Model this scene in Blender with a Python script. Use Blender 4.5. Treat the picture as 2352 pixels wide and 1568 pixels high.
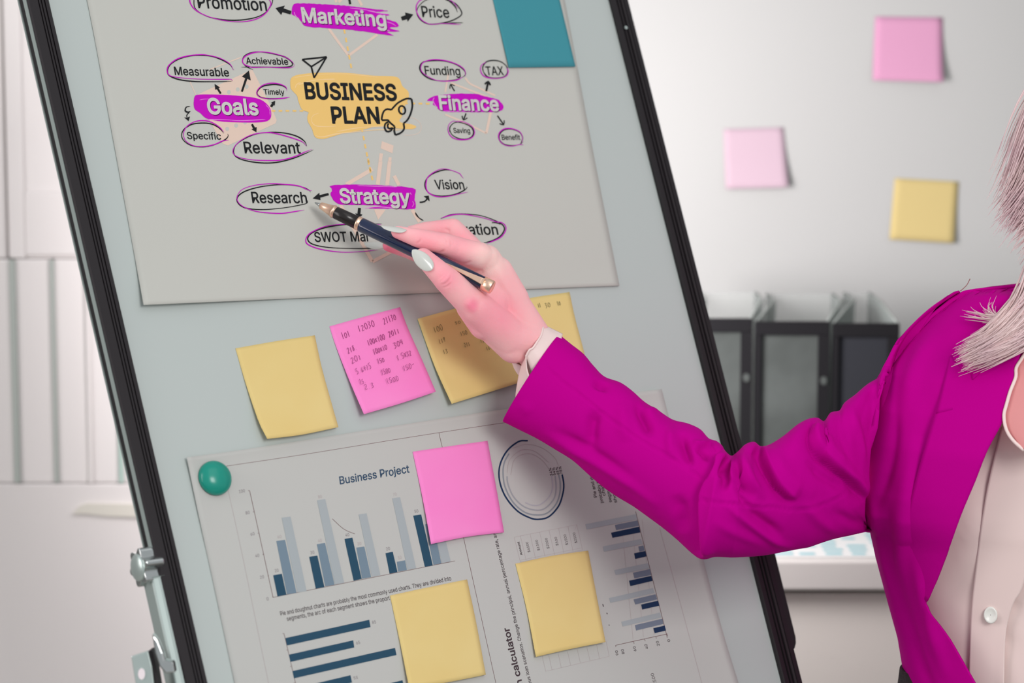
import bpy, bmesh, math, random
import numpy as np
from mathutils import Vector, Matrix
from mathutils.geometry import tessellate_polygon
for _o in list(bpy.data.objects):
    bpy.data.objects.remove(_o)
random.seed(5); rng = np.random.default_rng(5)
SC = bpy.context.scene
COL = SC.collection

# ------------------------------------------------------------------ camera
FPX = 5553.0                       # 85 mm lens on a 36 mm sensor, 2352 px wide
PITCH = math.radians(7.0)
CAM = np.array([0.0, 0.0, 1.55])
FW = np.array([0, math.cos(PITCH), -math.sin(PITCH)])
UP = np.array([0, math.sin(PITCH), math.cos(PITCH)])
RT = np.array([1.0, 0, 0])
cam = bpy.data.cameras.new('camera')
cam.sensor_width = 36; cam.lens = 85.0
cam.clip_start = 0.05; cam.clip_end = 50
cam.dof.use_dof = True; cam.dof.focus_distance = 1.86; cam.dof.aperture_fstop = 5.6
camo = bpy.data.objects.new('camera', cam); COL.objects.link(camo)
camo.location = CAM; camo.rotation_euler = (math.pi/2 - PITCH, 0, 0)
SC.camera = camo

# ------------------------------------------------------------------ world, lights, exposure
wd = bpy.data.worlds.new('world'); SC.world = wd; wd.use_nodes = True
wd.node_tree.nodes['Background'].inputs[0].default_value = (0.93, 0.96, 1.0, 1)
wd.node_tree.nodes['Background'].inputs[1].default_value = 0.52
def area(name, loc, target, size, power, col, sy=None):
    l = bpy.data.lights.new(name, 'AREA'); l.energy = power; l.color = col
    l.shape = 'RECTANGLE'; l.size = size; l.size_y = sy or size
    o = bpy.data.objects.new(name, l); COL.objects.link(o); o.location = loc
    o.rotation_euler = (Vector(target) - Vector(loc)).to_track_quat('-Z', 'Y').to_euler()
    return o
area('window_daylight', (1.15, -0.45, 2.3), (0.15, 1.9, 1.2), 0.9, 31, (1.0, 0.97, 0.95))
area('window_left', (-1.9, 1.0, 1.8), (-0.3, 2.86, 1.2), 1.3, 21, (1.0, 0.93, 0.93))
area('hidden_wall_fill', (-0.10, 2.20, 1.40), (0.36, 2.86, 1.44), 0.25, 12.5, (1.0, 0.925, 0.945), 0.4)  # added fill hidden behind the easel to brighten the wall, no fixture there
area('ceiling_panel', (0.6, 0.9, 2.75), (0.5, 1.2, 0), 1.2, 3, (1.0, 0.99, 0.97))
SC.view_settings.view_transform = 'Standard'; SC.view_settings.look = 'None'
SC.view_settings.exposure = 0.02; SC.view_settings.gamma = 1.0
SC.view_settings.use_curve_mapping = False

# ------------------------------------------------------------------ geometry helpers
def arr(*a): return [np.asarray(v, float) for v in a]
def ray(x, y):
    x, y = arr(x, y)
    return ((x-1176)/FPX)[..., None]*RT - ((y-784)/FPX)[..., None]*UP + FW
def X(x, y, d):                     # the point at forward distance d
    return CAM + ray(x, y)*np.asarray(d, float)[..., None]
def atY(x, y, Y):                   # the point on the vertical plane at distance Y
    r = ray(x, y); return CAM + r*(Y/r[..., 1])[..., None]
def pix(P):
    Q = np.asarray(P) - CAM; dz = Q@FW
    return 1176+FPX*(Q@RT)/dz, 784-FPX*(Q@UP)/dz, dz
aA, tA = math.radians(36), math.radians(25)
W = np.array([math.cos(aA), math.sin(aA), 0])
U = math.cos(tA)*np.array([0, 0, 1.0]) + math.sin(tA)*np.array([-math.sin(aA), math.cos(aA), 0])
N = np.cross(W, U)
A0 = X(900, 784, 1.876)
def B(x, y, h=0.0):                 # the point of the flip-chart board's plane, h metres proud of it
    r = ray(x, y); h = np.asarray(h, float)
    return CAM + r*(((A0-CAM)@N + h)/(r@N))[..., None]

def srgb(r, g, b):
    f = lambda c: (c/255/12.92) if c/255 <= 0.04045 else ((c/255+0.055)/1.055)**2.4
    return (f(r), f(g), f(b), 1)
MATS = {}
def mat(name, rgb, rough=0.6, metal=0.0, spec=0.5, bump=None, noise=None, coat=0, sss=0, sheen=0, alpha=None, trans=0):
    if name in MATS: return MATS[name]
    m = bpy.data.materials.new(name); m.use_nodes = True; nt = m.node_tree
    b = nt.nodes['Principled BSDF']
    c = srgb(*rgb)
    b.inputs['Base Color'].default_value = c; b.inputs['Roughness'].default_value = rough
    b.inputs['Metallic'].default_value = metal; b.inputs['Specular IOR Level'].default_value = spec
    b.inputs['Coat Weight'].default_value = coat; b.inputs['Sheen Weight'].default_value = sheen
    if sss: b.inputs['Subsurface Weight'].default_value = sss; b.inputs['Subsurface Radius'].default_value = (0.004, 0.0015, 0.0015); b.inputs['Subsurface Scale'].default_value = 1.0
    if alpha is not None: b.inputs['Alpha'].default_value = alpha
    if trans: b.inputs['Transmission Weight'].default_value = trans
    if noise or bump:
        tc = nt.nodes.new('ShaderNodeTexCoord')
    if noise:                        # (scale, second rgb, amount)
        n = nt.nodes.new('ShaderNodeTexNoise'); n.inputs['Scale'].default_value = noise[0]; n.inputs['Detail'].default_value = 3
        nt.links.new(tc.outputs['Object'], n.inputs['Vector'])
        r = nt.nodes.new('ShaderNodeMapRange'); r.inputs[1].default_value = 0.35; r.inputs[2].default_value = 0.65
        r.inputs[4].default_value = noise[2]; nt.links.new(n.outputs['Fac'], r.inputs[0])
        mx = nt.nodes.new('ShaderNodeMix'); mx.data_type = 'RGBA'
        mx.inputs[6].default_value = c; mx.inputs[7].default_value = srgb(*noise[1])
        nt.links.new(r.outputs[0], mx.inputs[0]); nt.links.new(mx.outputs[2], b.inputs['Base Color'])
    if bump:                         # (scale, strength, distance)
        n = nt.nodes.new('ShaderNodeTexNoise'); n.inputs['Scale'].default_value = bump[0]; n.inputs['Detail'].default_value = 4
        nt.links.new(tc.outputs['Object'], n.inputs['Vector'])
        bp = nt.nodes.new('ShaderNodeBump'); bp.inputs['Strength'].default_value = bump[1]; bp.inputs['Distance'].default_value = bump[2]
        nt.links.new(n.outputs['Fac'], bp.inputs['Height']); nt.links.new(bp.outputs[0], b.inputs['Normal'])
    MATS[name] = m; return m

def worg(o):
    return np.array(o['_w']) if '_w' in o else np.zeros(3)
def place(o, org, parent):
    org = np.asarray(org, float)
    o['_w'] = [float(v) for v in org]
    if parent is not None:
        o.parent = parent; o.location = org - worg(parent)
    else: o.location = org
    COL.objects.link(o); return o
def tag(o, label=None, cat=None, group=None, kind=None):
    for k, v in (('label', label), ('category', cat), ('group', group), ('kind', kind)):
        if v: o[k] = v
    return o
def empty(name, org, label, cat, group=None):
    o = bpy.data.objects.new(name, None); o.empty_display_size = 0.05
    place(o, org, None); return tag(o, label, cat, group)
def mk(name, V, F, m, parent=None, smooth=False, org=None, mods=None):
    V = np.asarray(V, float).reshape(-1, 3)
    if org is None:
        org = np.array([(V[:, 0].min()+V[:, 0].max())/2, (V[:, 1].min()+V[:, 1].max())/2, V[:, 2].min()])
    me = bpy.data.meshes.new(name)
    me.from_pydata((V-org).tolist(), [], [tuple(int(i) for i in f) for f in F])
    if m: me.materials.append(m)
    if smooth: me.polygons.foreach_set('use_smooth', [True]*len(me.polygons))
    me.update()
    o = bpy.data.objects.new(name, me); place(o, org, parent)
    if mods:
        for k, kw in mods:
            md = o.modifiers.new(k.lower(), k)
            for a, b in kw.items(): setattr(md, a, b)
    return o
def grid_faces(nr, nc, wrapc=False, wrapr=False):
    F = []
    for i in range(nr if wrapr else nr-1):
        for j in range(nc if wrapc else nc-1):
            a = i*nc+j; b = i*nc+(j+1) % nc; i2 = (i+1) % nr
            F.append((a, b, i2*nc+(j+1) % nc, i2*nc+j))
    return F
def cat(P, n, closed=False):        # Catmull-Rom resampling of rows (any dimension) to n samples, by chord length
    P = np.asarray(P, float)
    if len(P) == 2:
        t = np.linspace(0, 1, n)[:, None]; return P[0]*(1-t)+P[1]*t
    if closed: P = np.vstack([P[-1], P, P[0], P[1]])
    else: P = np.vstack([2*P[0]-P[1], P, 2*P[-1]-P[-2]])
    k = len(P)-3
    L = np.array([np.linalg.norm(P[i+2][:2]-P[i+1][:2])+1e-6 for i in range(k)])
    c = np.concatenate([[0], np.cumsum(L)]); s = np.linspace(0, c[-1], n)
    i = np.clip(np.searchsorted(c, s, 'right')-1, 0, k-1); t = ((s-c[i])/L[i])[:, None]
    p0, p1, p2, p3 = P[i], P[i+1], P[i+2], P[i+3]
    return 0.5*((2*p1)+(-p0+p2)*t+(2*p0-5*p1+4*p2-p3)*t*t+(-p0+3*p1-3*p2+p3)*t**3)
def box(bm_V, bm_F, c, sx, sy, sz, ax=None):
    ax = ax if ax is not None else np.eye(3); b = len(bm_V)
    for k in range(8):
        s = np.array([(k & 1)-.5, ((k >> 1) & 1)-.5, ((k >> 2) & 1)-.5])*[sx, sy, sz]
        bm_V.append(np.asarray(c)+s[0]*ax[0]+s[1]*ax[1]+s[2]*ax[2])
    for f in ((0, 2, 3, 1), (4, 5, 7, 6), (0, 1, 5, 4), (2, 6, 7, 3), (0, 4, 6, 2), (1, 3, 7, 5)): bm_F.append([b+i for i in f])
def boxo(name, lo, hi, m, parent=None, bev=0.0, ax=None, c=None):
    V, F = [], []
    lo, hi = np.array(lo, float), np.array(hi, float)
    if ax is None: box(V, F, (lo+hi)/2, *(hi-lo))
    else: box(V, F, c, *(hi-lo), ax=ax)
    return mk(name, V, F, m, parent, mods=[('BEVEL', dict(width=bev, segments=2, limit_method='ANGLE'))] if bev else None)
def prism(name, poly, a, b, m, parent=None, bev=0, smooth=False):
    """poly: 3D points (ring) at one end, shifted by vectors a and b for the two ends"""
    P = np.asarray(poly, float); n = len(P)
    V = np.vstack([P+a, P+b]); F = [list(range(n))[::-1], list(range(n, 2*n))]
    F += [(i, (i+1) % n, n+(i+1) % n, n+i) for i in range(n)]
    return mk(name, V, F, m, parent, smooth, mods=[('BEVEL', dict(width=bev, segments=2, limit_method='ANGLE'))] if bev else None)
def tube(name, P, R, m, parent=None, seg=16, flat=1.0, nn=None):
    P = np.asarray(P, float); R = np.broadcast_to(np.asarray(R, float), (len(P),))
    V = []
    T = np.gradient(P, axis=0); T /= np.linalg.norm(T, axis=1)[:, None]
    ref = np.array(nn if nn is not None else [0, -1, 0.1], float)
    for p, r, t in zip(P, R, T):
        e1 = np.cross(t, ref); e1 /= np.linalg.norm(e1)+1e-9; e2 = np.cross(e1, t)
        for k in range(seg):
            a = 2*math.pi*k/seg; V.append(p+r*(math.cos(a)*e1+flat*math.sin(a)*e2))
    F = grid_faces(len(P), seg, True)
    F += [list(range(seg))[::-1], [(len(P)-1)*seg+k for k in range(seg)]]
    return mk(name, V, F, m, parent, True)

# ------------------------------------------------------------------ materials
M_board = mat('board_enamel', (188, 197, 194), 0.35, spec=0.3)
M_paper = mat('poster_paper', (197, 198, 191), 0.75, spec=0.15, bump=(9, 0.25, 0.004))
M_sheet = mat('chart_paper', (194, 195, 191), 0.75, spec=0.15)
M_black = mat('black_aluminium', (36, 32, 35), 0.42, spec=0.3)
M_dkgroove = mat('groove_black', (22, 19, 22), 0.6)
M_silver = mat('brushed_silver', (186, 200, 196), 0.32, metal=0.55)
M_chrome = mat('chrome', (190, 195, 194), 0.16, metal=0.9)
M_yel = mat('yellow_note', (232, 209, 143), 0.8, spec=0.1, noise=(14, (228, 201, 130), 0.6))
M_pnk = mat('pink_note', (255, 138, 210), 0.8, spec=0.1, noise=(14, (255, 152, 214), 0.6))
M_teal = mat('teal_note', (70, 148, 160), 0.8, spec=0.1)
M_ink = mat('black_ink', (28, 30, 32), 0.7, spec=0.2)
M_mag = mat('magenta_ink', (196, 0, 190), 0.7, spec=0.2)
M_wht = mat('pale_lettering', (208, 207, 203), 0.7, spec=0.1)
M_shd = mat('lettering_shadow', (88, 0, 84), 0.7, spec=0.1)
M_org = mat('orange_ink', (240, 200, 122), 0.7, spec=0.1)
M_org2 = mat('orange_pale', (246, 212, 160), 0.7, spec=0.1)
M_peach = mat('peach_print', (228, 204, 188), 0.75, spec=0.1)
M_brown = mat('hairline_ink', (120, 92, 92), 0.7)
M_faint = mat('faint_ink', (182, 170, 170), 0.7)
M_navy = mat('bar_navy', (46, 80, 102), 0.7, spec=0.1)
M_navy2 = mat('bar_deep_navy', (36, 56, 88), 0.7, spec=0.1)
M_mid = mat('bar_steel', (120, 140, 155), 0.7, spec=0.1)
M_mid2 = mat('bar_slate', (120, 130, 146), 0.7, spec=0.1)
M_lite = mat('bar_pale', (170, 178, 181), 0.7, spec=0.1)
M_text = mat('chart_text', (62, 46, 52), 0.7)
M_text2 = mat('chart_text_grey', (128, 118, 124), 0.7)
M_pencil = mat('handwriting_ink', (140, 40, 110), 0.6)
M_pencil2 = mat('handwriting_graphite', (112, 108, 66), 0.6)
M_wall = mat('wall_paint', (154, 156, 154), 0.85, spec=0.1)
M_white = mat('white_laminate', (230, 226, 224), 0.6, spec=0.3)
M_floor = mat('floor_vinyl', (172, 168, 162), 0.6, noise=(6, (160, 156, 150), 0.5))
M_mgreen = mat('magnet_plastic', (14, 146, 128), 0.25, spec=0.5)
M_jac = mat('magenta_wool', (186, 0, 138), 0.85, spec=0.04, bump=(900, 0.12, 0.0004))
M_shirt = mat('blush_satin', (240, 218, 214), 0.5, spec=0.25)
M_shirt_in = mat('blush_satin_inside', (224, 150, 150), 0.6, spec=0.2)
M_nail = mat('white_nail_polish', (208, 211, 205), 0.22, spec=0.5, coat=0.4)
M_penblue = mat('navy_lacquer', (4, 26, 66), 0.18, spec=0.6, coat=0.5)
M_penblk = mat('black_grip', (30, 24, 24), 0.25, spec=0.5)
M_gold = mat('rose_gold', (250, 212, 186), 0.34, metal=0.9)
M_hair = mat('ash_lilac_hair', (232, 208, 206), 0.5, spec=0.3, noise=(30, (212, 180, 190), 0.6))
M_knit = mat('black_knit', (46, 36, 40), 0.9, bump=(260, 1.0, 0.004))

def skin_mat():
    m = bpy.data.materials.new('skin'); m.use_nodes = True; nt = m.node_tree
    b = nt.nodes['Principled BSDF']; b.inputs['Roughness'].default_value = 0.55
    b.inputs['Specular IOR Level'].default_value = 0.25
    b.inputs['Subsurface Weight'].default_value = 0.35
    b.inputs['Subsurface Radius'].default_value = (0.006, 0.002, 0.0025); b.inputs['Subsurface Scale'].default_value = 1.0
    at = nt.nodes.new('ShaderNodeAttribute'); at.attribute_name = 'flush'
    n = nt.nodes.new('ShaderNodeTexNoise'); n.inputs['Scale'].default_value = 40; n.inputs['Detail'].default_value = 4
    tc = nt.nodes.new('ShaderNodeTexCoord'); nt.links.new(tc.outputs['Object'], n.inputs['Vector'])
    mx = nt.nodes.new('ShaderNodeMix'); mx.data_type = 'RGBA'
    mx.inputs[6].default_value = srgb(255, 212, 206); mx.inputs[7].default_value = srgb(255, 122, 156)
    ad = nt.nodes.new('ShaderNodeMath'); ad.operation = 'MULTIPLY_ADD'; ad.inputs[1].default_value = 0.25
    nt.links.new(n.outputs['Fac'], ad.inputs[0]); nt.links.new(at.outputs['Fac'], ad.inputs[2])
    sb = nt.nodes.new('ShaderNodeMath'); sb.operation = 'SUBTRACT'; sb.inputs[1].default_value = 0.08; sb.use_clamp = True
    nt.links.new(ad.outputs[0], sb.inputs[0]); nt.links.new(sb.outputs[0], mx.inputs[0])
    nt.links.new(mx.outputs[2], b.inputs['Base Color'])
    n2 = nt.nodes.new('ShaderNodeTexVoronoi'); n2.inputs['Scale'].default_value = 900; nt.links.new(tc.outputs['Object'], n2.inputs['Vector'])
    bp = nt.nodes.new('ShaderNodeBump'); bp.inputs['Strength'].default_value = 0.12; bp.inputs['Distance'].default_value = 0.0006
    nt.links.new(n2.outputs['Distance'], bp.inputs['Height']); nt.links.new(bp.outputs[0], b.inputs['Normal'])
    return m
M_skin = skin_mat()

# ------------------------------------------------------------------ room
WALLY = 2.86
def struct(name, lo, hi, m):
    return tag(boxo(name, lo, hi, m), kind='structure')
struct('floor', (-3.2, -2.2, -0.05), (3.4, WALLY+.1, 0.0), M_floor)
struct('wall_back', (-3.2, WALLY, 0.0), (3.4, WALLY+.1, 3.0), M_wall)
struct('wall_left', (-3.3, -2.2, 0.0), (-3.2, WALLY+.1, 3.0), M_wall)
bb = boxo('baseboard_back', (-3.2, WALLY-.015, 0.0), (3.4, WALLY, 0.09), M_white, bev=.003); tag(bb, kind='structure')

# ------------------------------------------------------------------ background: low cabinet on the right
tp = atY(1800, 1287, 2.36); ZT = tp[2]
cab = empty('low_cabinet', (0.85, 2.6, 0), 'pale beige low cabinet with a white top behind the woman', 'cabinet')
boxo('worktop', (0.10, 2.36, ZT-.031), (1.75, WALLY-.002, ZT), mat('pale_worktop', (172, 170, 166), .7, spec=.1), cab, bev=.003)
M_beige = mat('beige_laminate', (192, 189, 182), 0.6)
boxo('body', (0.12, 2.39, 0.06), (1.73, WALLY-.004, ZT-.031), M_beige, cab)
boxo('plinth', (0.15, 2.42, 0), (1.70, WALLY-.02, 0.06), M_black, cab)
for k in range(3):
    d = boxo('door', (0.13+k*.535, 2.375, 0.08), (0.13+k*.535+.528, 2.39, ZT-.036), M_beige, cab, bev=.002)
    boxo('handle', (0.13+k*.535+.20, 2.352, 0.62), (0.13+k*.535+.33, 2.375, 0.634), M_silver, d, bev=.002)
doc = empty('document', (0.43, 2.45, ZT), 'white sheet with pale teal printed rows lying on the low cabinet', 'paper')
boxo('page', (0.25, 2.372, ZT+.0003), (0.64, 2.50, ZT+.0016), mat('page_white', (186, 188, 186), .8, spec=.1), doc)
M_tline = mat('pale_teal_print', (112, 160, 166), 0.7)
for k in range(6):
    y0 = 2.380+k*.019
    for j in range(14):
        if rng.random() < .86:
            boxo('printed_block', (0.262+j*.0265, y0, ZT+.0017), (0.262+j*.0265+.022*(.6+.4*rng.random()), y0+.009, ZT+.0020), M_tline, doc)

M_filef = mat('file_frame_black', (20, 20, 22), 0.8, spec=.1)
M_filep = mat('file_panel_smoke', (68, 73, 71), 0.8, spec=.1, noise=(11, (48, 52, 50), 0.9))
M_filed = mat('file_panel_dark', (36, 38, 42), 0.8, spec=.1)
M_files = mat('file_edge_smoke', (120, 126, 122), .5)
M_fileb = mat('file_back_clear', (170, 176, 172), .6, spec=.1, alpha=.25)
M_filei = mat('file_side_clear', (128, 138, 134), 0.6, spec=.1, alpha=.45)
def magfile(x0, x1, bx0, bx1, panel, label, ytop, yb, ybt=673):
    """front face between px x0..x1 at Y=2.52, back edge at px bx0..bx1 at Y=2.74, low in front and tall behind"""
    f = lambda x, y: atY(x, y, 2.52); g = lambda x, y: atY(x, y, 2.74)
    zt = f(x0, ytop)[2]; zb = ZT+.0005; zh = g(bx0, ybt)[2]
    fx0, fx1, gx0, gx1 = f(x0, 900)[0], f(x1, 900)[0], g(bx0, 900)[0], g(bx1, 900)[0]
    r = empty('magazine_file', ((fx0+fx1)/2, 2.6, ZT), label, 'magazine file', 'magazine files on the low cabinet')
    t = .0035
    def slab(nm, pts, nrm, m, par=r):
        return prism(nm, pts, np.zeros(3), np.array(nrm)*t, m, par)
    for (a, b, nm) in ((fx0, gx0, 1), (fx1-t, gx1-t, 1)):
        slab('side_panel', [(a, 2.52, zb), (b, 2.74, zb), (b, 2.74, zh), (b, 2.66, zh), (a, 2.52, zt)], (1, 0, 0), M_filei)
        tube('edge_strip', [(a+t/2, 2.52, zt), (b+t/2, 2.665, zh), (b+t/2, 2.74, zh)], .0012, M_files, r, seg=8)
    boxo('back_panel', (gx0, 2.74, zb), (gx1, 2.74+t, zh), M_fileb, r)
    prism('bottom_panel', [(fx0+.004, 2.524, zb), (fx1-.005, 2.524, zb), (gx1-.005, 2.738, zb), (gx0+.004, 2.738, zb)], (0, 0, 0), (0, 0, t), M_filef, r)
    fr = boxo('front_frame', (fx0, 2.512, zt-.014), (fx1, 2.520, zt), M_filef, r, bev=.001)
    boxo('frame_bar', (fx0, 2.512, zb), (fx0+.006, 2.520, zt-.014), M_filef, fr)
    boxo('frame_bar', (fx1-.012, 2.512, zb), (fx1, 2.520, zt-.014), M_filef, fr)
    boxo('frame_bar', (fx0+.006, 2.512, zb), (fx1-.012, 2.520, zb+.012), M_filef, fr)
    boxo('front_panel', (fx0+.006, 2.516, zb+.012), (fx1-.012, 2.519, zt-.014), panel, r)
    c = np.array([fx1-.006, 2.511, zt-.062])
    for zz in (0, .155):
        prism('finger_hole', [c-[0, 0, zz]+np.array([.0035*math.cos(a), 0, .0045*math.sin(a)]) for a in np.linspace(0, 2*math.pi, 13)[:-1]], (0, -.0008, 0), (0, .002, 0), M_filep, fr)
magfile(1566, 1725, 1602, 1736, M_filep, 'smoky grey magazine file nearest the black easel frame', 730, 1200, 671)
magfile(1732, 1902, 1756, 1912, M_filep, 'smoky grey magazine file standing in the middle of three', 737, 1200, 674)
magfile(1909, 2061, 1932, 1996, M_filed, 'darkest magazine file, nearest to the pink jacket shoulder', 741, 1200, 672)

# sticky notes on the wall
def wallnote(pts, m, label, lift):
    P = [atY(*p, WALLY-.0004) for p in pts]
    n = 10; V = []
    for i in range(n):
        for j in range(n):
            u, v = j/(n-1), i/(n-1)
            p = P[0]*(1-u)*(1-v)+P[1]*u*(1-v)+P[2]*u*v+P[3]*(1-u)*v
            V.append(p+np.array([0, -1, 0])*(.0004+lift*v**2*(.5+.5*u)))
    o = mk('sticky_note', V, grid_faces(n, n), m, None, True, mods=[('SOLIDIFY', dict(thickness=.0003))])
    tag(o, label, 'sticky note', 'sticky notes on the wall')
M_wp = mat('wall_note_pink', (172, 126, 152), 0.8, spec=0.1); M_wp2 = mat('wall_note_pale', (163, 144, 154), 0.8, spec=0.1)
wallnote([(2010, 38), (2165, 40), (2163, 188), (2003, 184)], M_wp, 'stronger pink blank sticky note high on the wall', .012)
wallnote([(1662, 296), (1800, 292), (1809, 428), (1666, 433)], M_wp2, 'palest pink blank sticky note on the wall beside the easel', .012)
wallnote([(2055, 409), (2202, 417), (2190, 557), (2042, 549)], mat('wall_note_yellow', (170, 155, 106), .8, spec=.1), 'yellow blank sticky note on the wall, near the hair', .006)

# ------------------------------------------------------------------ background: white cupboard with box files on the left
YC = 2.56
def px_x(x, Yw=YC): return atY(x, 700, Yw)[0]
def px_z(y, Yw=YC): return atY(200, y, Yw)[2]
cup = empty('wall_cupboard', (-.55, 2.7, 0), 'tall white cupboard with a framed door, open shelf and drawer', 'cupboard')
boxo('side_panel', (px_x(-560), YC, 0), (px_x(-540), WALLY-.003, 2.3), M_white, cup)
boxo('side_panel', (px_x(470), YC, 0), (px_x(490), WALLY-.003, 2.3), M_white, cup)
boxo('back_panel', (px_x(-540), WALLY-.012, 0), (px_x(470), WALLY-.003, 2.3), M_white, cup)
boxo('upper_body', (px_x(-540), YC, px_z(590)), (px_x(470), WALLY-.012, 2.3), M_white, cup)
zs = px_z(1100)
boxo('shelf_board', (px_x(-540), YC, zs-.018), (px_x(470), WALLY-.012, zs), M_white, cup)
boxo('lower_body', (px_x(-540), YC+.01, 0.08), (px_x(470), WALLY-.012, zs-.018), M_white, cup)
for (a, b) in ((-260, 29), (30.5, 325)):
    d = boxo('door', (px_x(a), YC-.018, px_z(590)), (px_x(b), YC-.001, 2.28), M_white, cup, bev=.002)
    w = .018
    for (u0, u1, v0, v1) in ((a+4, a+40, 589, -900), (b-40, b-4, 589, -900)):
        boxo('door_stile', (px_x(u0), YC-.0215, px_z(v0)), (px_x(u1), YC-.018, 2.27), M_white, d, bev=.002)
    boxo('door_rail', (px_x(a+40), YC-.0215, px_z(582)), (px_x(b-40), YC-.018, px_z(437)), M_white, d, bev=.002)
dr = boxo('drawer', (px_x(-250), YC-.026, px_z(1760)), (px_x(460), YC+.01, zs-.0004), M_white, cup, bev=.002)
pull = [(168, 1178), (185, 1160), (200, 1155), (330, 1157), (430, 1158), (430, 1186), (330, 1186), (245, 1183), (200, 1178)]
prism('drawer_pull', [atY(x, y, YC-.026) for x, y in pull], (0, 0, 0), (0, -.004, 0), mat('pull_ivory', (222, 219, 208), .6), dr)
M_bind = mat('white_board_file', (232, 228, 226), 0.6)
M_bedge = mat('file_edge_sage', (176, 184, 178), 0.6)
M_bedge3 = mat('file_edge_mint', (178, 205, 195), 0.6)
for k, (a, b, lab) in enumerate(((-48, 35.5, 'white box file at the far left of the cupboard shelf, mostly out of frame'), (38, 128.5, 'white box file with the broad grey-green edge'), (131, 208, 'white box file with a thin cream edge beside the broad-edged one'),
                                 (210, 277.5, 'white box file between the cream-edged and mint-edged ones'), (279, 350, 'white box file with a mint edge, half hidden by the easel'))):
    bx = empty('box_file', ((px_x(a)+px_x(b))/2, YC+.1, zs), lab, 'box file', 'white box files on the cupboard shelf')
    zt = px_z(591)
    boxo('body', (px_x(a)+.001, YC-.024, zs+.0002), (px_x(b), YC+.22, zt), M_bind, bx, bev=.002)
    boxo('spine_edge', (px_x(a)-.0012, YC-.0275, zs+.001), (px_x(a)+(.0046 if k == 1 else .0022), YC-.0235, zt), (M_bedge, M_bedge, M_bedge, M_bind, M_bedge3)[k], bx)

# ------------------------------------------------------------------ the flip-chart easel
def lerp(a, b, t): return a+(b-a)*t
def lline(y): return 113+(y/1568.)*365          # inner edge of the left rail
def rline(y): return 1397+(y/1568.)*397
YT, YB = -330, 1960
easel = empty('flipchart_easel', (B(950, YB)[0], B(950, YB)[1], 0), 'grey-green magnetic flipchart board on a leaning black-framed easel', 'easel')
TL, BL = B(lline(YT)-30, YT+20), B(lline(YB)-30, YB+30)
_r0, _r1 = B(rline(YT)+10, YT-90), B(rline(YB)+10, YB-110)
def _lev(p): return _r0+(_r1-_r0)*(((p-_r0)@U)/((_r1-_r0)@U))
TR, BR = _lev(TL), _lev(BL)
Vb = [TL, TR, BR, BL]; Vb = Vb+[p-N*.008 for p in Vb]
mk('board_panel', Vb, [(3, 2, 1, 0), (4, 5, 6, 7), (0, 1, 5, 4), (1, 2, 6, 5), (2, 3, 7, 6), (3, 0, 4, 7)], M_board, easel)
def extr(name, P0, P1, prof, wdir, m, parent=easel):
    V = [P0+wdir*w+N*n for w, n in prof]+[P1+wdir*w+N*n for w, n in prof]; k = len(prof)
    F = [list(range(k)), list(range(k, 2*k))[::-1]]+[(i, k+i, k+(i+1) % k, (i+1) % k) for i in range(k)]
    o = mk(name, V, F, m, parent)
    bm = bmesh.new(); bm.from_mesh(o.data); bmesh.ops.recalc_face_normals(bm, faces=bm.faces); bm.to_mesh(o.data); bm.free()
    return o
mm = lambda L: [(a/1000., b/1000.) for a, b in L]
L0, L1 = B(lline(YT), YT, .005), B(lline(YB), YB, .005)
L0 = L0-N*.005; L1 = L1-N*.005
prof = mm([(0, 0), (0, 4.2), (1.2, 5), (3.4, 5), (3.6, 3.6), (4.6, 3.6), (4.8, 5.4), (6.3, 5.4), (6.5, 4.2), (7.4, 4.2), (7.6, 5.8), (8.8, 5.8), (9.0, 4.6), (9.9, 4.6), (10.1, 6.2), (17, 6.2), (18, 5.2), (18, 4.2), (16, 4.2), (16, -8), (0, -8)])
rail = extr('frame_rail', L0, L1, prof, -W, M_black)
extr('silver_strip', L0, L1, mm([(16.1, 4.0), (18.3, 4.0), (18.3, -1.2), (16.1, -1.2)]), -W, M_silver, rail)
extr('dark_channel', L0, L1, mm([(16.1, -1.3), (17.2, -1.3), (17.2, -8.5), (16.1, -8.5)]), -W, M_dkgroove, rail)
extr('silver_strip', L0, L1, mm([(14, -8.6), (18.0, -8.6), (18.0, -10.2), (14, -10.2)]), -W, M_silver, rail)
_q0, _q1 = B(rline(YT), YT), B(rline(YB), YB)
R0, R1 = [_q0+(_q1-_q0)*(((p-_q0)@U)/((_q1-_q0)@U)) for p in (TR, BR)]
prof = mm([(0, 0), (0, 3.6), (.8, 4.4), (5, 4.4), (5.3, 3.0), (6.2, 3.0), (6.5, 4.8), (8.2, 4.8), (8.5, 3.4), (9.3, 3.4), (9.6, 5.8), (11.4, 6.2), (11.8, 4.2), (13.2, 4.2), (13.6, 5.0), (18, 5.0), (18.8, 4.0), (18.8, -8), (0, -8)])
rrail = extr('frame_rail', R0, R1, prof, W, M_black)
for y in (64,):
    c = B(rline(y)+24, y, .0052)
    prism('rivet', [c+W*.0016*math.cos(a)+U*.0016*math.sin(a) for a in np.linspace(0, 2*math.pi, 13)[:-1]], N*0, N*.0008, M_silver, rrail)
for (pa, pb, sgn) in ((TL, TR, 1), (BL, BR, -1)):
    V, F = [], []
    box(V, F, (pa+pb)/2+U*sgn*.008+N*.0, np.linalg.norm(pb-pa)-.01, .018, .014, ax=np.array([(pb-pa)/np.linalg.norm(pb-pa), U, N]))
    mk('frame_rail', V, F, M_black, easel, mods=[('BEVEL', dict(width=.002, segments=2))])
pb0 = lerp(BL, BR, .12); pb1 = lerp(BL, BR, .88)
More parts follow.
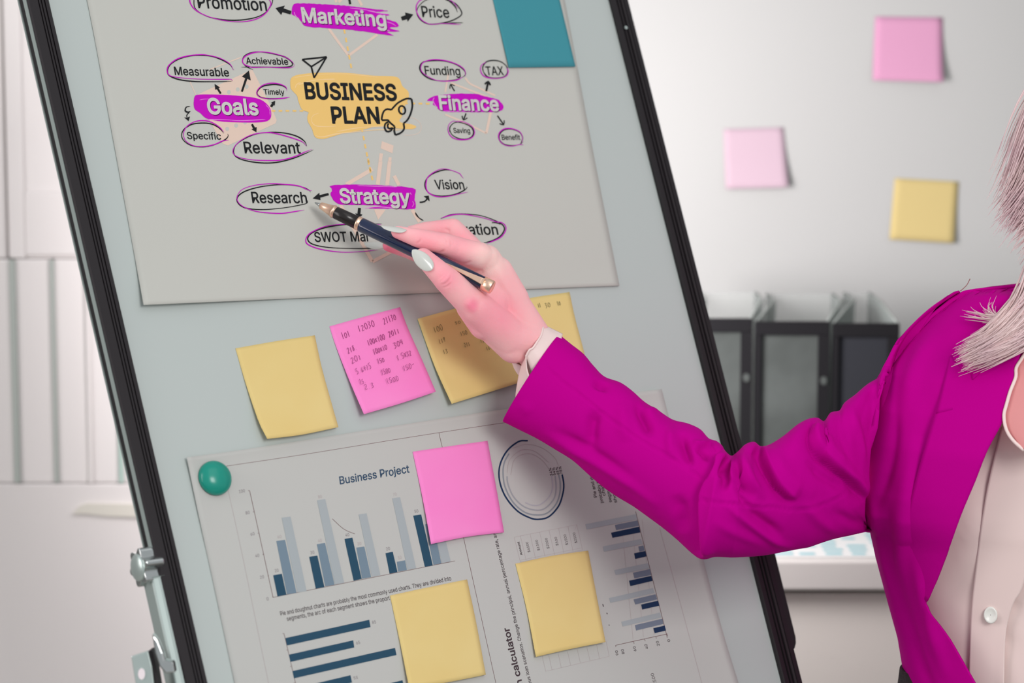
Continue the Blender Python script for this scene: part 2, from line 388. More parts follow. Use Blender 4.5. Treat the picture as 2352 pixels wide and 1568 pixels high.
V, F = [], []; box(V, F, (pb0+pb1)/2-U*.004+N*.03, np.linalg.norm(pb1-pb0), .006, .05, ax=np.array([(pb1-pb0)/np.linalg.norm(pb1-pb0), U, N]))
mk('pen_tray', V, F, M_black, easel, mods=[('BEVEL', dict(width=.002, segments=2))])
V, F = [], []; box(V, F, lerp(TL, TR, .5)-U*.012+N*.01, .46, .03, .008, ax=np.array([W, U, N]))
mk('clamp_bar', V, F, M_silver, easel, mods=[('BEVEL', dict(width=.003, segments=2))])
# black support arm ending beside the right rail
arm = [(1738, 1150), (1752, 1150), (1829, 1462), (1830, 1476), (1827, 1488), (1819, 1496), (1806, 1494), (1796, 1480)]
prism('support_arm', [B(x, y, -.010) for x, y in arm], N*0, -N*.006, M_dkgroove, easel, bev=.0015)
tube('arm_highlight', [B(1774, 1318, -.0098), B(1784, 1360, -.0098), B(1797, 1405, -.0098)], [.0010, .0016, .0008], M_silver, easel, seg=8)  # silver sliver standing in for the highlight along the black arm
# telescopic legs down to the floor, rear leg
def to_floor(P):
    P = np.asarray(P); return P-U*(P[2]/U[2])
lg0 = B(356, 1330, -.004); lg1 = to_floor(lg0)
def chan(name, P0, P1, w, d, m, parent=easel):
    e = (P1-P0)/np.linalg.norm(P1-P0); V, F = [], []
    pr = [(-w, d), (-w*.35, d*1.25), (w*.35, d*1.25), (w, d), (w, -d), (-w, -d)]
    V = [P0+W*a+N*b for a, b in pr]+[P1+W*a+N*b for a, b in pr]; k = 6
    F = [list(range(k)), list(range(k, 2*k))[::-1]]+[(i, (i+1) % k, k+(i+1) % k, k+i) for i in range(k)]
    return mk(name, V, F, m, parent, mods=[('BEVEL', dict(width=.0012, segments=2, limit_method='ANGLE'))])
l1 = chan('leg', lg0+U*.0, lg1+U*.012, .0062, .0075, M_silver)
tube('rubber_foot', [lg1+U*.03, lg1+U*.004], [.012, .014], M_dkgroove, l1)
lr0 = B(1790, 1500, -.016); lr1 = to_floor(lr0)
l2 = chan('leg', lr0, lr1+U*.012, .0062, .006, M_silver)
tube('rubber_foot', [lr1+U*.03, lr1+U*.004], [.012, .014], M_dkgroove, l2)
bk = lerp(TL, TR, .5)-U*.12-N*.03; ft = np.array([bk[0]-.30, bk[1]+.28, .012])
l3 = tube('leg', [bk, lerp(bk, ft, .5), ft], [.011, .011, .009], M_silver, easel)
# star knob on the left rail
kc = B(320, 1303, -.004)
AX = np.array([-W, np.cross(-W, U), U])
def star(c, r, d0, d1, amp, name, m, par, bev):
    P = []
    for k in range(60):
        a = 2*math.pi*k/60+.3; rr = r*(1+amp*math.cos(6*a))
        P.append(c+rr*(math.cos(a)*AX[1]+math.sin(a)*U))
    return prism(name, P, -W*d0, -W*d1, m, par, bev=bev)
kn = star(kc, .0120, 0.001, -.013, .19, 'knob', M_chrome, easel, .0012)
Vd, n1 = [], 8
for i in range(n1+1):
    t = i/n1*math.pi/2
    for k in range(32):
        a = 2*math.pi*k/32; Vd.append(kc-W*.001-W*.0032*math.cos(t)+.0098*math.sin(t)*(math.cos(a)*AX[1]+math.sin(a)*U))
mk('knob_cap', Vd, grid_faces(n1+1, 32, True), M_silver, kn, True)
tube('knob_bolt', [kc+W*.013, kc+W*.022], .0045, M_dkgroove, kn)
# bracket plate; an added white disc stands in for its bright hole
plate = [(301, 1507), (340, 1494), (349, 1530), (362, 1640), (322, 1650), (312, 1575)]
br = prism('bracket', [X(x, y, 1.66) for x, y in plate], FW*0, FW*.004, M_silver, easel, bev=.0008)
side = [(340, 1494), (349, 1492), (356, 1520), (376, 1640), (362, 1644), (349, 1530)]
prism('bracket_side', [X(x, y, 1.661) for x, y in side], FW*0, FW*.016, M_dkgroove, br, bev=.0008)
prism('hole_disc', [X(325.5+8*math.cos(a), 1547+13*math.sin(a), 1.66) for a in np.linspace(0, 2*math.pi, 25)[:-1]], -FW*.0008, FW*.003, mat('hole_white', (240, 230, 234), .4), br)
hinge = [(349, 1455), (362, 1470), (374, 1500), (378, 1515), (398, 1520), (402, 1545), (380, 1546), (366, 1530), (356, 1500)]
prism('leg_clip', [X(x, y, 1.652) for x, y in hinge], FW*0, FW*.010, M_chrome, easel, bev=.001)

# ------------------------------------------------------------------ paper patches and print
def coons(top, right, bottom, left, hf, name, m, parent=None, nr=24, nc=24, thick=.00018):
    t, r, b, l = cat(top, nc), cat(right, nr), cat(bottom, nc), cat(left, nr)
    u = np.linspace(0, 1, nc)[None, :, None]; v = np.linspace(0, 1, nr)[:, None, None]
    P = (1-v)*t[None]+v*b[None]+(1-u)*l[:, None]+u*r[:, None]-((1-u)*(1-v)*t[0]+u*(1-v)*t[-1]+(1-u)*v*b[0]+u*v*b[-1])
    uu, vv = np.broadcast_to(u[..., 0], P.shape[:2]), np.broadcast_to(v[..., 0], P.shape[:2])
    h = hf(uu, vv) if callable(hf) else np.full(P.shape[:2], hf)
    V = B(P[..., 0], P[..., 1], h)
    return mk(name, V.reshape(-1, 3), grid_faces(nr, nc), m, parent, True, mods=[('SOLIDIFY', dict(thickness=thick, offset=1))])
def P4(a, b, c, d): return ([a, b], [b, c], [d, c], [a, d])   # TL TR BR BL -> top right bottom left
def crop(ox, oy, s): return lambda L: [(ox+x/s, oy+y/s) for x, y in L]
C1, C2, C4, C6 = crop(360, 0, 3.92), crop(640, 0, 3.92), crop(500, 360, 4.612), crop(900, 380, 7.127)
CA, CB, CC, CD, CN = crop(400, 1000, 2.76), crop(860, 960, 2.5786), crop(1130, 980, 4.9), crop(1130, 1240, 4.781), crop(500, 660, 2.6133)

HP = .0009                       # poster surface height over the board
def hpost(u, v):
    return HP+.0045*np.clip((v-.86)/.14, 0, 1)**2*np.clip(1-u/.30, 0, 1)**.8+.0012*np.clip((v-.93)/.07, 0, 1)**2
poster = coons([(134, -278), (1246, -230)], [(1246, -230), (1297, 0), (1360, 335), (1423, 656)], [(330, 700), (700, 684), (1100, 668), (1423, 656)],
               [(134, -278), (200, 0), (262, 330), (330, 700)], hpost, 'poster', M_paper, None, 90, 70)
tag(poster, 'large grey-white poster with a printed business plan mind map', 'poster')
LAY = [0]
def fill(name, P, m, par, h):
    P = np.asarray(P); V = B(P[:, 0], P[:, 1], h)
    o = mk(name, V, [list(range(len(P)))], m, par)
    if o.data.polygons[0].normal.dot(Vector(N)) < 0: o.data.flip_normals()
    return o
def stroke(name, P, w, m, par, h, taper=True, closed=False):
    P = np.asarray(P, float); L = np.linalg.norm(np.diff(P, axis=0), axis=1).sum()
    n = max(2, int(L/4)) if len(P) > 2 else 2
    Q = cat(P, n); T = np.gradient(Q, axis=0); T /= np.linalg.norm(T, axis=1)[:, None]+1e-9
    nn = np.stack([-T[:, 1], T[:, 0]], 1); s = np.linspace(0, 1, n)
    ww = np.full(n, w/2.)
    if taper and n > 6: ww *= np.clip(np.minimum(s, 1-s)*14+.25, 0, 1)*(1+.25*np.sin(s*9+P[0][0]))
    a, b = Q+nn*ww[:, None], Q-nn*ww[:, None]
    V = np.vstack([B(a[:, 0], a[:, 1], h), B(b[:, 0], b[:, 1], h)])
    return mk(name, V, [(i, i+1, n+i+1, n+i) for i in range(n-1)], m, par)
GLY = {
 '$': (447, '202,-74 0,657 42,0 0,-657|224,-9 -36,2 -32,6 -28,10 -26,14 -21,17 -17,20 -13,23 -9,26 -4,28 66,0 6,-27 13,-22 19,-17 24,-12 28,-7 30,-3 33,3 29,8 25,14 18,18 12,22 5,25 -4,22 -10,18 -16,14 -20,12 -51,17 -61,17 -39,14 -33,16 -26,20 -19,24 -11,28 -4,31 6,41 17,35 17,20 21,16 25,14 27,10 30,6 32,2 32,-2 30,-6 27,-10 35,-22 26,-27 17,-34 7,-37 -64,0 -11,34 -24,25 -22,12 -26,7 -29,3 -31,-3 -27,-8 -22,-13 -16,-17 -11,-20 -3,-22 4,-24 12,-18 17,-15 21,-11 43,-15 52,-14 48,-15 24,-12 23,-14 20,-18 16,-22 10,-27 3,-32 -5,-40 -17,-35 -16,-21 -21,-18 -26,-14 -29,-11 -33,-7'),
 '%': (676, '175,283 -29,3 -25,11 -20,17 -15,21 -8,25 -3,28 0,24 3,28 9,24 14,22 20,17 25,10 29,4 31,-4 24,-10 20,-17 14,-22 9,-24 3,-28 0,-24 -3,-28 -9,-25 -14,-21 -20,-17 -25,-11|175,327 23,5 14,14 9,19 2,23 0,24 -2,23 -8,19 -15,14 -23,5 -22,-5 -15,-14 -8,-19 -3,-23 0,-24 3,-23 8,-19 15,-14|501,-10 -30,4 -25,11 -20,16 -14,22 -9,25 -3,27 0,25 3,27 9,25 15,22 20,16 24,11 30,4 30,-4 25,-11 20,-16 14,-22 8,-25 3,-27 0,-25 -3,-27 -9,-25 -14,-22 -20,-16 -24,-11|501,35 22,4 15,14 8,20 3,22 0,25 -3,22 -8,20 -14,14 -23,4 -22,-4 -15,-14 -8,-20 -3,-22 0,-25 2,-22 9,-20 15,-14|132,0 350,509 58,0 -349,-509'),
 ',': (188, '38,-119 30,190 69,0 -53,-190'),
 '.': (188, '95,-4 -17,3 -15,10 -10,15 -3,17 3,18 10,14 15,10 17,4 18,-4 15,-10 10,-14 3,-18 -3,-17 -10,-15 -15,-10'),
 '0': (453, '227,-7 -36,4 -33,10 -28,17 -25,24 -20,29 -16,36 -12,42 -7,47 -2,52 2,52 7,47 12,42 16,36 21,30 24,23 29,18 32,10 36,4 35,-4 33,-10 28,-18 25,-23 20,-30 16,-36 12,-42 7,-47 2,-52 -2,-52 -7,-47 -12,-42 -16,-36 -20,-29 -25,-24 -28,-17 -32,-10|227,50 34,6 29,18 16,18 14,24 10,28 8,32 4,37 2,41 -2,41 -4,37 -8,33 -10,28 -14,23 -16,19 -29,18 -34,7 -35,-7 -29,-18 -16,-19 -13,-23 -11,-28 -8,-33 -4,-37 -2,-41 2,-41 4,-37 8,-32 11,-28 13,-24 16,-18 29,-18'),
 '1': (453, '76,0 0,55 315,0 0,-55|276,509 0,-509 -64,0 0,448 -3,0 -123,-90 0,69 112,82'),
 '2': (453, '64,0 0,47 170,182 48,53 17,23 12,22 7,21 2,23 -3,26 -9,22 -15,17 -20,13 -23,8 -26,3 -28,-3 -24,-10 -19,-14 -14,-20 -9,-23 -3,-28 -61,0 2,29 7,27 11,24 25,31 32,23 25,11 28,6 29,3 29,-3 27,-6 25,-10 31,-23 24,-29 15,-34 5,-39 -3,-27 -7,-27 -14,-28 -21,-31 -19,-24 -23,-26 -27,-29 -114,-120 0,-3 236,0 0,-57'),
 '3': (453, '218,-7 -30,2 -29,6 -26,9 -35,20 -28,27 -18,34 -8,41 65,0 6,-25 11,-20 18,-16 21,-12 26,-7 28,-2 29,3 27,8 22,13 18,19 10,23 4,29 -3,27 -10,24 -17,21 -24,17 -33,10 -41,4 -44,0 0,51 131,149 0,4 -218,0 0,57 302,0 0,-48 -161,-183 0,11 36,1 32,-4 29,-10 25,-14 21,-18 17,-22 12,-24 8,-25 2,-28 -3,-29 -7,-26 -13,-24 -16,-21 -21,-18 -24,-15 -28,-10 -30,-7'),
 '4': (453, '40,105 0,53 207,351 64,0 -202,-343 0,-3 304,0 0,-58|282,0 0,121 0,25 0,172 61,0 0,-318'),
 '5': (453, '221,-7 -29,2 -27,6 -25,10 -32,21 -25,28 -17,33 -6,37 62,0 5,-22 11,-19 16,-16 19,-13 23,-8 25,-2 29,3 26,11 22,18 16,22 10,27 4,31 -4,31 -10,28 -17,23 -22,18 -27,11 -30,4 -26,-2 -25,-7 -22,-10 -17,-12 -61,7 29,256 270,0 0,-57 -215,0 -17,-151 21,14 23,10 25,6 26,3 34,-4 31,-9 27,-15 24,-21 19,-25 15,-29 9,-32 3,-36 -3,-31 -7,-30 -12,-26 -17,-24 -20,-20 -23,-17 -27,-12 -29,-7'),
 '6': (453, '226,-7 -30,3 -28,7 -26,12 -23,16 -19,20 -16,23 -11,27 -7,29 -2,32 4,37 12,40 13,29 19,34 25,38 115,169 70,0 -171,-248 -6,0 20,27 31,19 18,5 21,2 30,-2 26,-7 25,-10 30,-24 24,-31 10,-25 7,-28 2,-30 -2,-30 -8,-29 -11,-25 -16,-23 -19,-20 -23,-16 -26,-11 -27,-7|226,48 28,4 25,11 20,16 15,22 10,27 3,29 -3,30 -10,26 -15,22 -20,16 -25,11 -28,3 -28,-3 -24,-10 -21,-17 -15,-21 -10,-26 -3,-30 3,-30 10,-26 15,-23 21,-16 24,-11'),
 '7': (453, '97,0 226,448 0,4 -261,0 0,57 329,0 0,-60 -226,-449'),
 '8': (453, '226,-7 -33,2 -30,6 -27,10 -35,22 -27,29 -17,34 -5,39 3,31 10,29 16,25 20,21 24,15 28,9 -34,17 -26,26 -17,34 -6,38 5,37 15,33 24,27 32,21 24,10 27,6 29,2 29,-2 27,-6 24,-10 31,-21 24,-27 16,-33 5,-37 -6,-38 -17,-34 -26,-26 -33,-15 27,-11 24,-15 21,-21 15,-25 10,-29 4,-31 -6,-39 -17,-34 -26,-29 -35,-22 -28,-10 -30,-6|226,49 32,3 27,8 22,14 16,17 10,22 4,26 -4,26 -11,24 -17,19 -22,15 -27,9 -30,3 -30,-3 -27,-9 -22,-15 -17,-19 -11,-24 -4,-26 4,-26 10,-22 16,-17 22,-14 28,-8|226,290 26,2 22,8 19,13 14,17 9,21 3,25 -3,23 -8,21 -14,17 -19,12 -23,8 -26,3 -26,-3 -23,-8 -18,-12 -14,-17 -9,-21 -3,-23 3,-25 9,-21 14,-17 19,-13 23,-8'),
 '9': (453, '226,516 30,-3 29,-7 25,-12 23,-16 19,-20 16,-24 12,-26 7,-30 2,-31 -4,-38 -12,-39 -14,-30 -19,-33 -25,-39 -115,-168 -70,0 171,248 6,0 -20,-27 -30,-19 -19,-6 -20,-1 -30,2 -27,6 -24,11 -31,23 -23,32 -11,25 -6,27 -2,31 2,30 7,29 12,25 16,23 19,20 23,15 25,12 28,7|226,460 -27,-3 -25,-11 -20,-17 -16,-22 -9,-26 -4,-29 4,-30 9,-27 16,-21 20,-17 25,-10 27,-4 28,4 25,10 20,16 15,22 10,26 3,29 -3,31 -10,26 -15,22 -20,17 -25,11'),
 'A': (480, '16,0 185,509 75,0 187,-509 -68,0 -108,302 -23,70 -32,106 13,0 -32,-107 -22,-69 -106,-302|110,142 0,57 260,0 0,-57'),
 'B': (456, '60,0 0,509 181,0 33,-2 30,-6 25,-10 30,-22 22,-27 13,-32 4,-36 -3,-30 -8,-24 -14,-19 -17,-15 -20,-11 -21,-8 0,-5 24,-5 24,-12 22,-18 17,-24 12,-30 4,-37 -5,-36 -13,-33 -23,-28 -33,-21 -27,-10 -33,-6 -37,-2|125,57 120,0 36,3 28,7 21,13 19,25 6,32 -3,24 -10,23 -15,19 -21,15 -27,10 -31,3 -123,0|125,285 113,0 27,3 23,8 20,13 15,17 10,22 3,24 -6,31 -17,26 -30,17 -43,6 -115,0'),
 'C': (510, '267,-7 -42,4 -39,10 -36,18 -31,24 -27,30 -22,36 -17,42 -9,46 -4,51 4,51 9,47 17,41 22,36 27,30 31,25 36,17 39,11 42,4 38,-3 35,-9 33,-14 29,-19 25,-24 21,-29 15,-33 10,-37 -65,0 -7,25 -12,22 -14,18 -18,15 -20,12 -22,9 -23,5 -25,2 -30,-3 -28,-8 -25,-13 -23,-18 -20,-23 -16,-27 -12,-32 -7,-37 -3,-41 3,-41 7,-36 12,-32 16,-28 20,-23 23,-18 26,-13 27,-7 30,-3 25,2 23,5 22,9 20,12 18,15 14,18 12,22 7,24 65,0 -10,-36 -15,-33 -20,-29 -26,-24 -29,-19 -32,-14 -36,-9'),
 'E': (419, '60,0 0,509 312,0 0,-57 -247,0 0,-166 230,0 0,-57 -230,0 0,-172 250,0 0,-57'),
 'F': (410, '60,0 0,509 309,0 0,-57 -244,0 0,-174 221,0 0,-57 -221,0 0,-221'),
 'G': (520, '269,-7 -44,4 -40,10 -36,18 -31,24 -27,30 -22,37 -16,41 -10,46 -3,51 3,51 10,47 16,41 22,36 26,30 32,25 35,17 39,11 42,4 39,-3 36,-9 34,-15 29,-20 26,-24 20,-29 16,-32 9,-35 -66,0 -9,23 -12,21 -14,18 -17,16 -19,12 -22,9 -24,6 -26,2 -29,-3 -27,-8 -26,-13 -23,-18 -19,-22 -16,-28 -12,-32 -7,-37 -3,-41 3,-41 7,-36 12,-32 16,-28 20,-22 23,-19 26,-13 28,-7 31,-3 40,4 36,14 29,22 22,30 11,24 6,26 2,29 19,-3 -151,0 0,57 195,0 0,-56 -3,-40 -9,-36 -15,-33 -20,-29 -25,-24 -29,-19 -33,-14 -36,-9'),
 'I': (300, '31,0 0,57 87,0 0,395 -87,0 0,57 238,0 0,-57 -86,0 0,-395 86,0 0,-57'),
 'L': (393, '60,0 0,509 65,0 0,-452 236,0 0,-57'),
 'M': (628, '60,0 0,509 92,0 125,-322 10,-28 12,-36 12,-39 11,-35 -15,0 11,34 12,38 12,37 10,29 124,322 92,0 0,-509 -64,0 0,291 0,36 1,42 1,44 1,44 6,0 -15,-48 -16,-46 -15,-41 -11,-31 -114,-291 -56,0 -116,291 -11,30 -14,40 -16,47 -17,49 7,0 1,-41 1,-44 1,-44 0,-37 0,-291'),
 'N': (523, '60,0 0,509 76,0 207,-326 20,-32 25,-44 26,-52 -9,-1 -4,54 -2,49 0,38 0,314 64,0 0,-509 -76,0 -185,290 -25,41 -29,50 -40,71 11,2 3,-70 2,-56 1,-37 0,-291'),
 'O': (533, '267,-7 -42,4 -39,10 -36,18 -31,24 -27,30 -22,36 -17,42 -9,46 -4,51 4,51 9,47 17,41 22,36 27,30 31,25 36,17 39,11 42,4 42,-4 39,-11 36,-17 31,-25 27,-30 22,-36 16,-41 10,-47 3,-51 -3,-51 -10,-46 -16,-42 -22,-36 -27,-30 -31,-24 -36,-18 -39,-10|267,53 29,2 28,8 25,13 23,18 20,22 16,28 12,32 8,37 2,41 -2,41 -8,37 -12,33 -16,27 -20,23 -23,18 -25,13 -28,7 -29,3 -30,-3 -27,-8 -26,-12 -23,-18 -19,-23 -17,-28 -12,-32 -7,-37 -3,-41 3,-41 7,-37 12,-32 17,-27 19,-23 23,-18 26,-13 27,-8'),
 'P': (445, '60,0 0,509 175,0 37,-3 33,-7 27,-12 24,-16 19,-19 15,-22 10,-26 7,-27 2,-29 -2,-30 -7,-27 -10,-26 -15,-22 -19,-20 -24,-16 -27,-12 -33,-7 -37,-2 -126,0 0,56 124,0 36,4 28,10 21,16 15,22 9,25 2,29 -2,28 -9,26 -15,21 -21,16 -29,10 -36,3 -107,0 0,-452'),
 'R': (449, '60,0 0,509 176,0 37,-3 32,-6 28,-11 34,-24 23,-32 11,-25 6,-27 2,-29 -2,-29 -6,-27 -11,-25 -23,-31 -34,-23 -28,-11 -32,-6 -37,-2 -140,0 0,57 138,0 35,3 29,9 21,14 15,19 8,24 3,28 -3,28 -8,25 -15,20 -21,15 -29,9 -36,3 -108,0 0,-452|353,0 -123,229 73,0 125,-229'),
 'S': (447, '224,-9 -36,2 -32,6 -28,10 -26,14 -21,17 -17,20 -13,23 -9,26 -4,28 66,0 6,-27 13,-22 19,-17 24,-12 28,-7 30,-3 33,3 29,8 25,14 18,18 12,22 5,25 -4,22 -10,18 -16,14 -20,12 -51,17 -61,17 -39,14 -33,16 -26,20 -19,24 -11,28 -4,31 6,41 17,35 17,20 21,16 25,14 27,10 30,6 32,2 32,-2 30,-6 27,-10 35,-22 26,-27 17,-34 7,-37 -64,0 -11,34 -24,25 -22,12 -26,7 -29,3 -31,-3 -27,-8 -22,-13 -16,-17 -11,-20 -3,-22 4,-24 12,-18 17,-15 21,-11 43,-15 52,-14 48,-15 24,-12 23,-14 20,-18 16,-22 10,-27 3,-32 -5,-40 -17,-35 -16,-21 -21,-18 -26,-14 -29,-11 -33,-7'),
 'T': (449, '32,452 0,57 385,0 0,-57 -160,0 0,-452 -64,0 0,452'),
 'U': (517, '259,-8 -39,2 -34,8 -32,13 -28,18 -23,22 -18,25 -14,28 -8,32 -3,33 0,336 64,0 0,-331 4,-34 13,-31 19,-26 27,-19 33,-12 39,-4 39,4 33,12 26,19 20,26 12,31 4,34 0,331 64,0 0,-336 -3,-33 -8,-32 -13,-28 -19,-25 -23,-22 -28,-18 -31,-13 -35,-8'),
 'V': (480, '204,0 -188,509 68,0 108,-303 23,-69 33,-106 -13,0 32,107 23,68 105,303 68,0 -185,-509'),
 'W': (686, '155,0 -139,509 66,0 81,-313 12,-51 12,-51 10,-54 -8,0 11,54 11,51 13,51 82,313 74,0 82,-313 12,-51 12,-51 11,-54 -9,0 11,54 11,51 13,51 80,313 67,0 -140,-509 -75,0 -87,323 -17,68 -15,84 14,0 -15,-80 -17,-72 -88,-323'),
 'X': (474, '18,0 199,284 0,-48 -188,273 75,0 74,-109 26,-39 19,-32 20,-37 -11,0 20,37 20,32 26,39 76,109 72,0 -187,-270 0,48 197,-287 -74,0 -90,129 -24,36 -18,30 -20,36 14,0 -19,-35 -19,-30 -24,-37 -91,-129'),
 'a': (389, '160,-9 -34,4 -32,10 -26,17 -20,23 -13,28 -5,35 4,30 9,23 15,18 20,14 22,10 25,8 53,9 56,7 31,8 11,20 -3,24 -6,18 -11,14 -16,11 -20,7 -24,2 -25,-2 -22,-7 -31,-21 -18,-27 -59,17 16,31 22,24 25,18 29,11 30,7 31,2 45,-5 24,-7 23,-12 20,-17 16,-23 11,-30 4,-39 0,-251 -60,0 0,52 -5,0 -20,-27 -16,-13 -21,-11 -25,-7|170,45 32,4 26,10 20,15 15,19 9,22 4,23 0,52 -17,-8 -28,-6 -31,-5 -25,-3 -41,-9 -17,-9 -14,-11 -8,-15 -3,-19 2,-18 8,-15 12,-11 16,-9 19,-5'),
 'b': (424, '229,-8 -31,3 -26,9 -19,13 -15,14 -20,28 -6,0 0,-59 -59,0 0,509 61,0 0,-190 4,0 19,27 15,14 19,13 26,8 32,3 30,-2 28,-8 26,-13 22,-19 19,-22 16,-27 11,-32 7,-34 2,-38 -2,-38 -7,-35 -11,-32 -15,-27 -19,-23 -23,-18 -25,-13 -28,-9|220,47 33,4 26,15 22,22 15,29 9,34 3,38 -3,38 -9,34 -15,29 -21,21 -27,14 -33,5 -32,-5 -27,-13 -21,-21 -15,-28 -9,-34 -3,-40 3,-39 9,-35 15,-29 22,-21 26,-14'),
 'c': (396, '207,-8 -33,3 -30,8 -27,13 -24,19 -21,23 -16,27 -12,31 -7,34 -3,37 3,38 7,35 12,31 16,27 21,23 24,19 27,14 30,8 33,2 27,-1 26,-6 24,-9 21,-12 19,-15 16,-19 13,-21 9,-24 -59,-15 -13,27 -20,22 -28,14 -35,5 -34,-5 -28,-15 -21,-23 -16,-29 -9,-34 -3,-37 3,-36 9,-34 16,-28 21,-23 28,-15 34,-5 36,6 28,14 21,23 12,28 59,-15 -9,-24 -13,-22 -16,-19 -19,-16 -21,-12 -24,-10 -26,-5'),
 'd': (424, '195,-8 -30,2 -28,9 -26,13 -22,18 -19,23 -15,27 -12,32 -7,35 -2,38 2,38 7,34 12,32 15,27 19,22 23,19 25,13 28,8 31,2 32,-3 25,-8 19,-13 15,-14 19,-27 5,0 0,190 61,0 0,-509 -59,0 0,59 -6,0 -20,-28 -15,-14 -20,-13 -25,-9|205,47 31,4 27,14 21,21 15,29 10,35 3,39 -3,40 -9,34 -16,28 -21,21 -26,13 -32,5 -33,-5 -27,-14 -21,-21 -16,-29 -9,-34 -3,-38 3,-38 10,-34 15,-29 21,-22 27,-15'),
 'e': (404, '212,-8 -35,3 -32,8 -28,13 -25,19 -20,23 -16,27 -12,31 -7,34 -3,37 2,37 8,34 11,32 16,27 20,23 24,19 27,14 30,9 33,2 31,-2 30,-8 28,-13 25,-20 22,-26 16,-33 8,-26 5,-29 1,-33 0,-25 -296,0 0,52 263,0 -28,-19 -3,35 -9,32 -15,25 -20,20 -26,12 -32,4 -32,-4 -27,-13 -21,-19 -16,-24 -10,-29 -3,-30 0,-33 4,-39 10,-33 18,-26 23,-19 28,-11 33,-4 22,2 20,5 17,8 14,12 12,15 9,17 59,-14 -12,-28 -18,-24 -24,-20 -28,-15 -34,-9'),
 'f': (254, '228,379 0,-52 -222,0 0,52|81,0 0,432 3,29 12,25 17,19 22,14 26,8 26,3 35,-3 21,-6 -16,-53 -12,4 -20,2 -24,-4 -17,-10 -9,-17 -3,-24 0,-419'),
 'g': (425, '207,-151 -39,3 -34,8 -29,13 -23,17 -18,19 -13,22 50,28 21,-25 14,-12 18,-10 24,-7 29,-2 42,5 33,17 22,28 7,41 0,74 -5,0 -19,-27 -15,-13 -20,-12 -25,-8 -32,-3 -30,2 -27,7 -25,13 -23,16 -19,22 -16,25 -12,30 -7,34 -2,37 2,38 7,34 12,30 16,27 19,22 22,19 26,13 28,8 30,2 32,-2 25,-9 20,-13 15,-14 20,-27 5,0 0,60 59,0 0,-388 -2,-31 -7,-27 -13,-23 -26,-27 -33,-19 -26,-8 -28,-5|205,59 32,4 27,12 21,20 15,26 9,33 3,39 -3,38 -9,33 -15,27 -21,21 -27,13 -32,5 -33,-5 -27,-13 -21,-22 -15,-28 -10,-33 -3,-36 3,-38 10,-32 15,-27 21,-20 27,-13'),
 'h': (410, '114,227 0,-227 -61,0 0,509 61,0 0,-222 -12,0 14,32 16,25 20,18 35,17 40,5 37,-4 31,-11 26,-20 20,-28 9,-23 5,-27 2,-31 0,-240 -61,0 0,235 -6,40 -17,29 -27,19 -36,6 -26,-3 -23,-9 -20,-14 -15,-20 -9,-26'),
 'i': (167, '53,0 0,379 61,0 0,-379|84,443 -17,3 -13,9 -10,13 -3,15 3,16 10,13 13,9 17,3 16,-3 14,-9 9,-13 3,-16 -3,-15 -9,-13 -14,-9'),
 'j': (167, '53,379 61,0 0,-409 -3,-33 -9,-27 -16,-23 -21,-16 -28,-10 -33,-4 -14,0 0,56 12,0 23,4 15,11 10,18 3,25|83,443 -16,3 -14,9 -9,13 -3,15 3,16 9,13 14,9 16,3 17,-3 14,-9 9,-13 3,-16 -3,-15 -9,-13 -14,-9'),
 'k': (381, '110,137 0,75 11,0 163,167 76,0 -176,-180 -7,0|53,0 0,509 61,0 0,-509|294,0 -146,186 43,43 181,-229'),
 'l': (189, '139,-2 -38,5 -27,17 -16,27 -5,37 0,425 61,0 0,-410 1,-22 5,-15 10,-8 16,-2 14,1 10,1 11,-51 -19,-4'),
 'm': (610, '53,0 0,379 59,0 0,-84 -4,0 10,28 14,23 19,17 21,13 23,8 24,2 38,-6 30,-19 22,-30 12,-36 -9,0 10,26 15,22 20,18 24,14 26,8 30,3 31,-3 29,-11 25,-18 19,-26 12,-32 4,-41 0,-255 -61,0 0,254 -6,35 -17,24 -26,13 -28,4 -24,-2 -21,-8 -16,-13 -13,-17 -7,-20 -3,-23 0,-247 -61,0 0,260 -5,28 -16,23 -24,15 -30,4 -21,-2 -20,-8 -18,-13 -14,-18 -9,-23 -3,-28 0,-238'),
 'n': (410, '114,227 0,-227 -61,0 0,379 59,0 0,-92 -10,0 14,32 16,25 20,18 35,17 40,5 37,-4 31,-11 26,-20 20,-28 9,-23 5,-27 2,-31 0,-240 -61,0 0,235 -6,40 -17,29 -27,19 -36,6 -26,-3 -23,-9 -20,-14 -15,-20 -9,-26'),
 'o': (415, '207,-8 -33,3 -30,8 -27,13 -24,19 -21,23 -16,27 -12,31 -7,34 -3,37 3,38 7,35 12,31 16,27 21,23 24,19 27,14 30,8 33,2 34,-2 30,-8 28,-14 24,-19 20,-23 16,-27 12,-31 8,-35 2,-38 -2,-37 -8,-34 -12,-31 -16,-27 -20,-23 -24,-19 -28,-13 -30,-8|207,46 35,5 28,15 22,23 15,28 9,34 3,36 -3,37 -9,34 -15,29 -22,23 -28,15 -35,5 -34,-5 -28,-15 -21,-23 -16,-29 -9,-34 -3,-37 3,-36 9,-34 16,-28 21,-23 28,-15'),
 'p': (424, '53,-143 0,522 59,0 0,-60 6,0 19,27 15,14 19,13 26,8 32,3 30,-2 28,-8 26,-13 22,-19 19,-22 16,-27 11,-32 7,-34 2,-38 -2,-38 -7,-35 -11,-32 -15,-27 -19,-23 -23,-18 -25,-13 -28,-9 -31,-2 -31,3 -25,9 -20,13 -15,14 -20,28 -4,0 0,-202|220,47 33,4 26,15 22,22 15,29 9,34 3,38 -3,38 -9,34 -15,29 -21,21 -27,14 -33,5 -32,-5 -27,-13 -21,-21 -15,-28 -9,-34 -3,-40 3,-39 9,-35 15,-29 22,-21 26,-14'),
